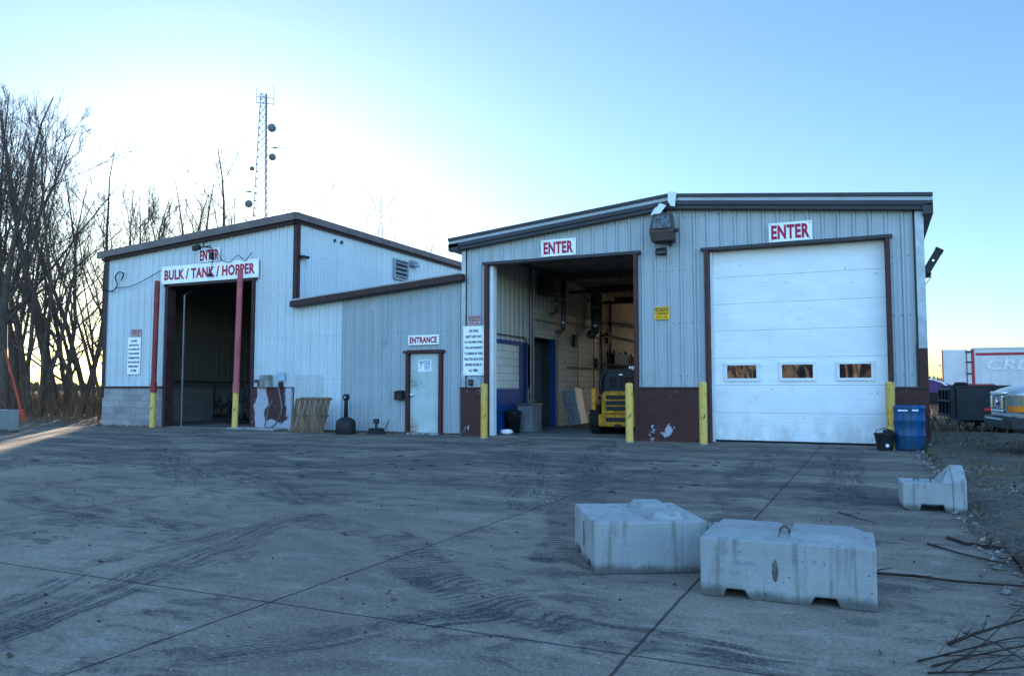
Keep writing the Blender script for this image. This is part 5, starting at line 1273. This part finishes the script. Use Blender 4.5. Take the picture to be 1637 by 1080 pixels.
m = MB(); m.box(0, 4.2, 0, 1.7, .3, .95); m.build('body', M['maroon'], PT2, bevel=.12, seg=3)
m = MB(); m.prism([(.7, .93), (3.4, .93), (2.8, 1.5), (1.3, 1.5)], .12, 1.58); m.build('cabin', M['trailer_red'], PT2, bevel=.1, seg=3)
m = MB(); m.prism([(.95, .98), (3.15, .98), (2.7, 1.4), (1.4, 1.4)], .11, .118); m.build('side_window', M['glass_dk'], PT2)
for xx in (.8, 3.3):
    for yy in (.08, 1.62): wheel(PT2, xx, yy, .32, .2)

# utility pole
UP = empty('utility_pole', 'thin wooden utility pole with crossarm on the horizon right of the building', 'utility pole', (21.6, 300, -.06), R(20))
m = MB(); m.tube([(0, 0, 0), (0, 0, 10.0)], [.28, .2], 8); m.build('pole', M['bark'], UP)
m = MB(); m.box(-1.9, 1.9, -.12, .12, 8.9, 9.15); m.box(-1.2, 1.2, -.12, .12, 7.2, 7.4); m.build('crossarm', M['bark'], UP)
m = MB()
for xx in (-1.7, -.7, .7, 1.7): m.lathe([(.08, 9.15), (.12, 9.3), (.05, 9.5)], 8, (xx, 0, 0))
m.lathe([(.35, 6.0), (.35, 7.0)], 10, (.6, 0, 0)); m.build('insulators', M['dark'], UP)

# ------------------------------------------------------------------ antenna tower
TW = empty('antenna_tower', 'tall lattice antenna tower with dish antennas rising behind the left building', 'antenna tower', (-81.3, 88.2, -.06))
HT = 45.0
M['steel'] = surf('tower_steel', (.12, .13, .14), .2, 1, .6)
def leg_at(k, z):
    r = (.55+(HT-z)/HT*1.75)*.95; a = R(90+120*k+20); return Vector((r*math.cos(a), r*math.sin(a), z))
for k in range(3):
    m = MB(); m.tube([leg_at(k, 0), leg_at(k, HT)], .07, 5); m.build('leg', M['steel'], TW)
m = MB(); z = 0; 
while z < HT-.1:
    step_ = 1.5 if z < 25 else 1.1; z2 = min(z+step_, HT)
    for k in range(3):
        a, b = leg_at(k, z), leg_at((k+1) % 3, z2); m.tube([a, b], .030, 3, False); m.tube([leg_at(k, z2), leg_at((k+1) % 3, z)], .030, 3, False); m.tube([leg_at(k, z2), leg_at((k+1) % 3, z2)], .030, 3, False)
    z = z2
m.build('bracing', M['steel'], TW)
F2 = Vector((-.92, -.39, 0)); Rt = Vector((.73, .68, 0))
def dish(off, z, r):
    m = MB(); c = Rt*off + Vector((0, 0, z)); m.M = Matrix.Translation(c) @ Matrix.Rotation(R(-45+180+25), 4, 'Z')
    m.lathe([(.01, 0), (r*.7, .1), (r, .25), (r, .55), (r*.9, .58)], 20, (0, 0, 0), 'x'); d_ = m.build('dish', M['steel'], TW)
    m = MB(); m.tube([tuple(c), tuple(c-Rt*(off*.6))], .05, 5); m.build('arm', M['steel'], d_)
dish(1.35, 40.1, .62); dish(1.5, 35.7, .52); dish(-1.35, 33.7, .32); dish(-1.7, 28.4, .55)
m = MB()
for off, z0_, z1_ in ((-1.1, 43.5, 45.8), (1.35, 43.4, 46.6)): c = Rt*off; m.tube([(c.x, c.y, z0_), (c.x, c.y, z1_)], .05, 4)
for zz in (43.6, 44.5): m.tube([tuple(Rt*-1.1+Vector((0, 0, zz))), tuple(Rt*1.35+Vector((0, 0, zz)))], .05, 4)
m.build('whip_antenna', M['steel'], TW)
m = MB()
for off, zz in ((1.7, 37.0), (-1.9, 30.1)): c = Rt*off; m.add([(c.x-Rt.x*.8, c.y-Rt.y*.8, zz), (c.x, c.y, zz+.18), (c.x+Rt.x*.8, c.y+Rt.y*.8, zz), (c.x, c.y, zz-.12)], [(0, 1, 2, 3)]); m.tube([tuple(Rt*.5*(1 if off > 0 else -1)+Vector((0, 0, zz))), (c.x, c.y, zz)], .04, 4)
m.build('panel_antenna', M['steel'], TW)

# ------------------------------------------------------------------ bare trees
def tree_meshes(seed, H, stems=1, spread=.35, sparse=1.0):
    """returns (trunk MB, crown MB)"""
    rr = random.Random(seed); T = MB(); C = MB()
    def walk(p, d, length, r0, r1, n, wob, up, mb, sides):
        pts = [p.copy()]; rs = [r0]; q = p.copy(); dd = d.copy()
        for i in range(n):
            dd = (dd+Vector((rr.gauss(0, wob), rr.gauss(0, wob), rr.gauss(0, wob)*.6+up))).normalized()
            q = q+dd*(length/n); pts.append(q.copy()); rs.append(r0+(r1-r0)*(i+1)/n)
        mb.tube(pts, rs, sides, False); return pts, rs, dd
    def at(pts, t):
        i = min(int(t*(len(pts)-1)), len(pts)-2); f = t*(len(pts)-1)-i
        return pts[i].lerp(pts[i+1], f), (pts[i+1]-pts[i]).normalized()
    def side(d, ang):
        ax = d.orthogonal().normalized(); ax = Matrix.Rotation(rr.uniform(0, 6.283), 3, d) @ ax
        return (Matrix.Rotation(ang, 3, ax) @ d).normalized()
    for s_ in range(stems):
        base = Vector((rr.uniform(-.3, .3)*(stems > 1), rr.uniform(-.3, .3)*(stems > 1), -.1))
        d0 = Vector((rr.gauss(0, .12)+(.18 if stems > 1 else 0)*math.cos(s_*2.2), rr.gauss(0, .12)+(.18 if stems > 1 else 0)*math.sin(s_*2.2), 1)).normalized()
        h = H*rr.uniform(.85, 1.0); r = h*(.0135 if sparse > .8 else .0105)/(1+.22*(stems-1))
        tp, tr, dd = walk(base, d0, h*.95, r, r*.10, 10, .07, .03, T, 7)
        for i in range(int(10*sparse)):
            t = rr.uniform(.16, .9); p, d = at(tp, t); d1 = side(d, rr.uniform(.45, 1.0)); d1.z = abs(d1.z)*.9+.15; d1.normalize()
            l1 = h*(1-t*.8)*rr.uniform(.45, .72)*(1+spread*.4); r1 = max(r*(1-t)*.52, .014)
            lp, lr, _ = walk(p, d1, l1, r1, .005, 8, .10, .075, T, 5)
            for j in range(int(9*sparse)):
                t2 = rr.uniform(.12, .92); p2, dd2 = at(lp, t2); d2 = side(dd2, rr.uniform(.35, .7)); d2.z += .2; d2.normalize()
                l2 = l1*(1-t2*.7)*rr.uniform(.35, .6); bp, _, _ = walk(p2, d2, l2, max(r1*(1-t2)*.45, .008), .0035, 5, .10, .04, C, 3)
                for k in range(int(6*sparse)):
                    t3 = rr.uniform(.12, .98); p3, dd3 = at(bp, t3); d3 = side(dd3, rr.uniform(.35, .75)); d3.z += .15; d3.normalize()
                    l3 = max(l2*(1-t3*.5)*rr.uniform(.35, .65), .2); cp, _, _ = walk(p3, d3, l3, .0055, .0028, 3, .11, .02, C, 3)
                    p4, dd4 = at(cp, rr.uniform(.3, .8)); d4 = side(dd4, rr.uniform(.4, .8)); C.tube([p4, p4+d4*l3*rr.uniform(.4, .7)], [.004, .0022], 3, False)
    return T, C
protos = []
for k, (H_, st_, sp_) in enumerate([(12.8, 1, .3), (11.5, 2, .2), (12.2, 1, .15), (10.5, 3, .15), (9.0, 2, .3)]):
    T, C = tree_meshes(100+k*7, H_, st_, sp_, .86)
    a = T.build('trunk', M['bark'], smooth=True); b = C.build('crown', M['twig']); protos.append((a, b, H_))
def tree(k, x, y, rz, s_, label, grp):
    a, b, H_ = protos[k]
    e = empty('bare_tree', label, 'tree', (x, y, -.05), rz, grp); e.scale = (s_, s_, s_)
    for q in (a, b):
        if q.parent is None: c = q
        else: c = q.copy(); col.objects.link(c)
        c.parent = e; c.location = (0, 0, 0)
def pix(px, Y):       # ground point on the plan line of sight, used only to lay the thicket out
    a = (px-818.5)/1253; t_ = R(24.77); dx = -math.sin(t_)+math.cos(t_)*a; dy = math.cos(t_)+math.sin(t_)*a; return Y*dx/dy, Y
rt = random.Random(77)
frontrow = [(-70, 19, 0, 1.0), (-30, 20.5, 1, 1.05), (8, 19.3, 2, .96), (30, 21, 0, .97), (68, 20, 3, .85), (92, 21.5, 2, .84), (118, 22, 1, .74), (144, 20.8, 4, .66)]
for i, (px, Y, k, s_) in enumerate(frontrow):
    x, y = pix(px, Y); 
    tree(k, x, y, rt.uniform(0, 6.28), s_*1.38, ['leafless tree outside the left edge of the photo, front row', 'leafless forked tree at the very left edge, front row', 'thick dark trunk nearest the left edge of the photo', 'leafless tree standing over the red stake', 'three-stemmed bare tree in the middle of the front row of the thicket', 'slim bare tree, third of the front row from the building corner', 'two-stemmed bare tree, second of the front row from the building corner', 'bare tree of the front row nearest to the left building corner'][i], 'bare trees of the thicket left of the building')
ordn = ['first', 'second', 'third', 'fourth', 'fifth', 'sixth', 'seventh', 'eighth', 'ninth', 'tenth', 'eleventh', 'twelfth', 'thirteenth', 'fourteenth', 'fifteenth', 'sixteenth']
pxs = [-90, -35, 12, 48, 82, 112, 140, 166, 192]
for i, px in enumerate(pxs):
    Y = 26+rt.uniform(-2.5, 4); x, y = pix(px, Y); s_ = max(.72, 1.18-.0026*max(px, 0))*rt.uniform(.92, 1.05)*1.42
    tree(rt.randrange(5), x, y, rt.uniform(0, 6.28), s_, 'bare tree, %s from the left in the second row of the thicket' % ordn[i], 'bare trees of the thicket left of the building')
for i, (px, Y, s_) in enumerate([(205, 36, 1.02), (228, 40, 1.06), (250, 38, .98), (272, 42, 1.08), (296, 44, 1.22), (322, 43, 1.12), (345, 46, 1.28), (368, 48, 1.2)]):
    x, y = pix(px, Y); tree([3, 1, 2, 0, 1, 3, 2, 1][i], x, y, rt.uniform(0, 6.28), s_*1.42, 'bare treetop over the left roof, %s from the left' % ordn[i], 'bare treetops behind the left building')
T, C = tree_meshes(333, 19.0, 4, -.2, .75); sp_a = T.build('trunk', M['bark'], smooth=True); sp_b = C.build('crown', M['twig']); protos.append((sp_a, sp_b, 19))
for px, Y, s_, lab in ((440, 60, 1.34, 'thin bare sapling top beside the antenna tower'), (548, 58, 1.16, 'sparse bare treetop over the side roof, right of the tower'), (604, 58, 1.07, 'lowest sparse bare treetop over the side roof near the right building')):
    x, y = pix(px, Y); tree(5, x, y, rt.uniform(0, 6.28), s_, lab, 'sparse treetops behind the buildings')

# undergrowth
def thicket(name, n, xr, yr, h, seed, mat, lab, wd=.010, mask=None):
    rr = random.Random(seed); m = MB(); vs_ = []; fs_ = []; c_ = 0
    while c_ < n:
        x = rr.uniform(*xr); y = rr.uniform(*yr)
        if mask and not mask(x, y): continue
        c_ += 1; hh = rr.uniform(*h); p = Vector((x, y, -.05)); d = Vector((rr.gauss(0, .25), rr.gauss(0, .25), 1)); w_ = wd*rr.uniform(.5, 1.3)
        for s_ in range(3):
            q = p+d*hh/3; sd_ = Vector((math.cos(c_), math.sin(c_), 0))*w_*(1-s_*.28)
            b = len(vs_); vs_ += [tuple(p-sd_), tuple(p+sd_), tuple(q+sd_*.7), tuple(q-sd_*.7)]; fs_.append((b, b+1, b+2, b+3))
            if rr.random() < .8:
                e = q+Vector((rr.gauss(0, .3), rr.gauss(0, .3), rr.uniform(.05, .35)))*hh*.35; b = len(vs_); vs_ += [tuple(q-sd_*.6), tuple(q+sd_*.6), tuple(e)]; fs_.append((b, b+1, b+2))
            p = q; d = d+Vector((rr.gauss(0, .22), rr.gauss(0, .22), -.1))
    m.add(vs_, fs_); return tag(m.build(name, mat), lab, 'undergrowth', kind='stuff')
thicket('undergrowth', 9000, (-60, -23.6), (18.3, 34), (.5, 1.9), 21, M['brush'], 'dense dry brush under the bare trees', .013, lambda x, y: (x > -62))
thicket('undergrowth', 5000, (-80, -23.8), (30, 48), (.6, 1.8), 22, M['twig'], 'tangled grey stems deep in the thicket', .02)
thicket('bramble_edge', 2500, (-45, -23.4), (17.0, 19.0), (.1, .5), 23, M['brush'], 'low dead weeds along the edge of the concrete', .008, lambda x, y: x < -23.3-(19-y)*.2)
thicket('bramble_edge', 700, (-34, -22.4), (13.4, 17.0), (.05, .3), 24, M['grass'], 'low weeds by the barrier block', .008, lambda x, y: x < -23.5)
# red stake
ss = empty('leaning_stake', 'red-orange stake leaning at the edge of the thicket, far left', 'stake', (-26.45, 17.45, 0))
m = MB(); m.tube([(0, 0, 0), (-.35, 0, .9), (-1.15, 0, 2.55)], [.045, .04, .03], 8); m.build('shaft', M['orange'], ss)
m = MB(); m.box(-.05, .05, -.03, .03, 0, .5, Matrix.Rotation(R(-18), 3, 'Y')); m.build('foot', M['orange'], ss)

# distant woods along the horizon
def far_wood(name, lab, path, n, h, depth, mat, seed):
    rr = random.Random(seed); vs_ = []; fs_ = []
    for i in range(n):
        t = rr.random()*(len(path)-1); k = min(int(t), len(path)-2); p = Vector(path[k]).lerp(Vector(path[k+1]), t-k)
        x = p.x+rr.uniform(-depth, depth); y = p.y+rr.uniform(-depth, depth); hh = rr.uniform(*h)*(.75+.3*math.sin(x*.05)+.15*math.sin(x*.21+y*.1)); w_ = hh*rr.uniform(.12, .3)
        for q in range(3):
            a = rr.uniform(0, 3.14); b = len(vs_); cx, cy = math.cos(a)*w_, math.sin(a)*w_; ox, oy = rr.uniform(-w_, w_), rr.uniform(-w_, w_)
            vs_ += [(x+ox-cx*.4, y+oy-cy*.4, -.1), (x+ox+cx*.4, y+oy+cy*.4, -.1), (x+ox+cx, y+oy+cy, hh*.55), (x+ox+cx*.15, y+oy, hh*rr.uniform(.85, 1)), (x+ox-cx, y+oy-cy, hh*.5)]; fs_.append((b, b+1, b+2, b+3, b+4))
    m = MB(); m.add(vs_, fs_); return tag(m.build(name, mat), lab, 'woods', kind='stuff')
far_wood('distant_woods', 'brown woods along the horizon behind the buildings', [(-700, 180, 0), (-420, 330, 0), (-100, 380, 0), (60, 360, 0), (250, 330, 0)], 6500, (3.5, 6), 22, M['sunwood'], 31)
far_wood('roadside_woods', 'brown woods on the far side behind the camera', [(-110, -62, 0), (-30, -58, 0), (50, -60, 0), (120, -50, 0)], 11000, (7, 9.5), 5, surf('reddish_wood', (.19, .155, .13), .5, 1.2, .95), 32)
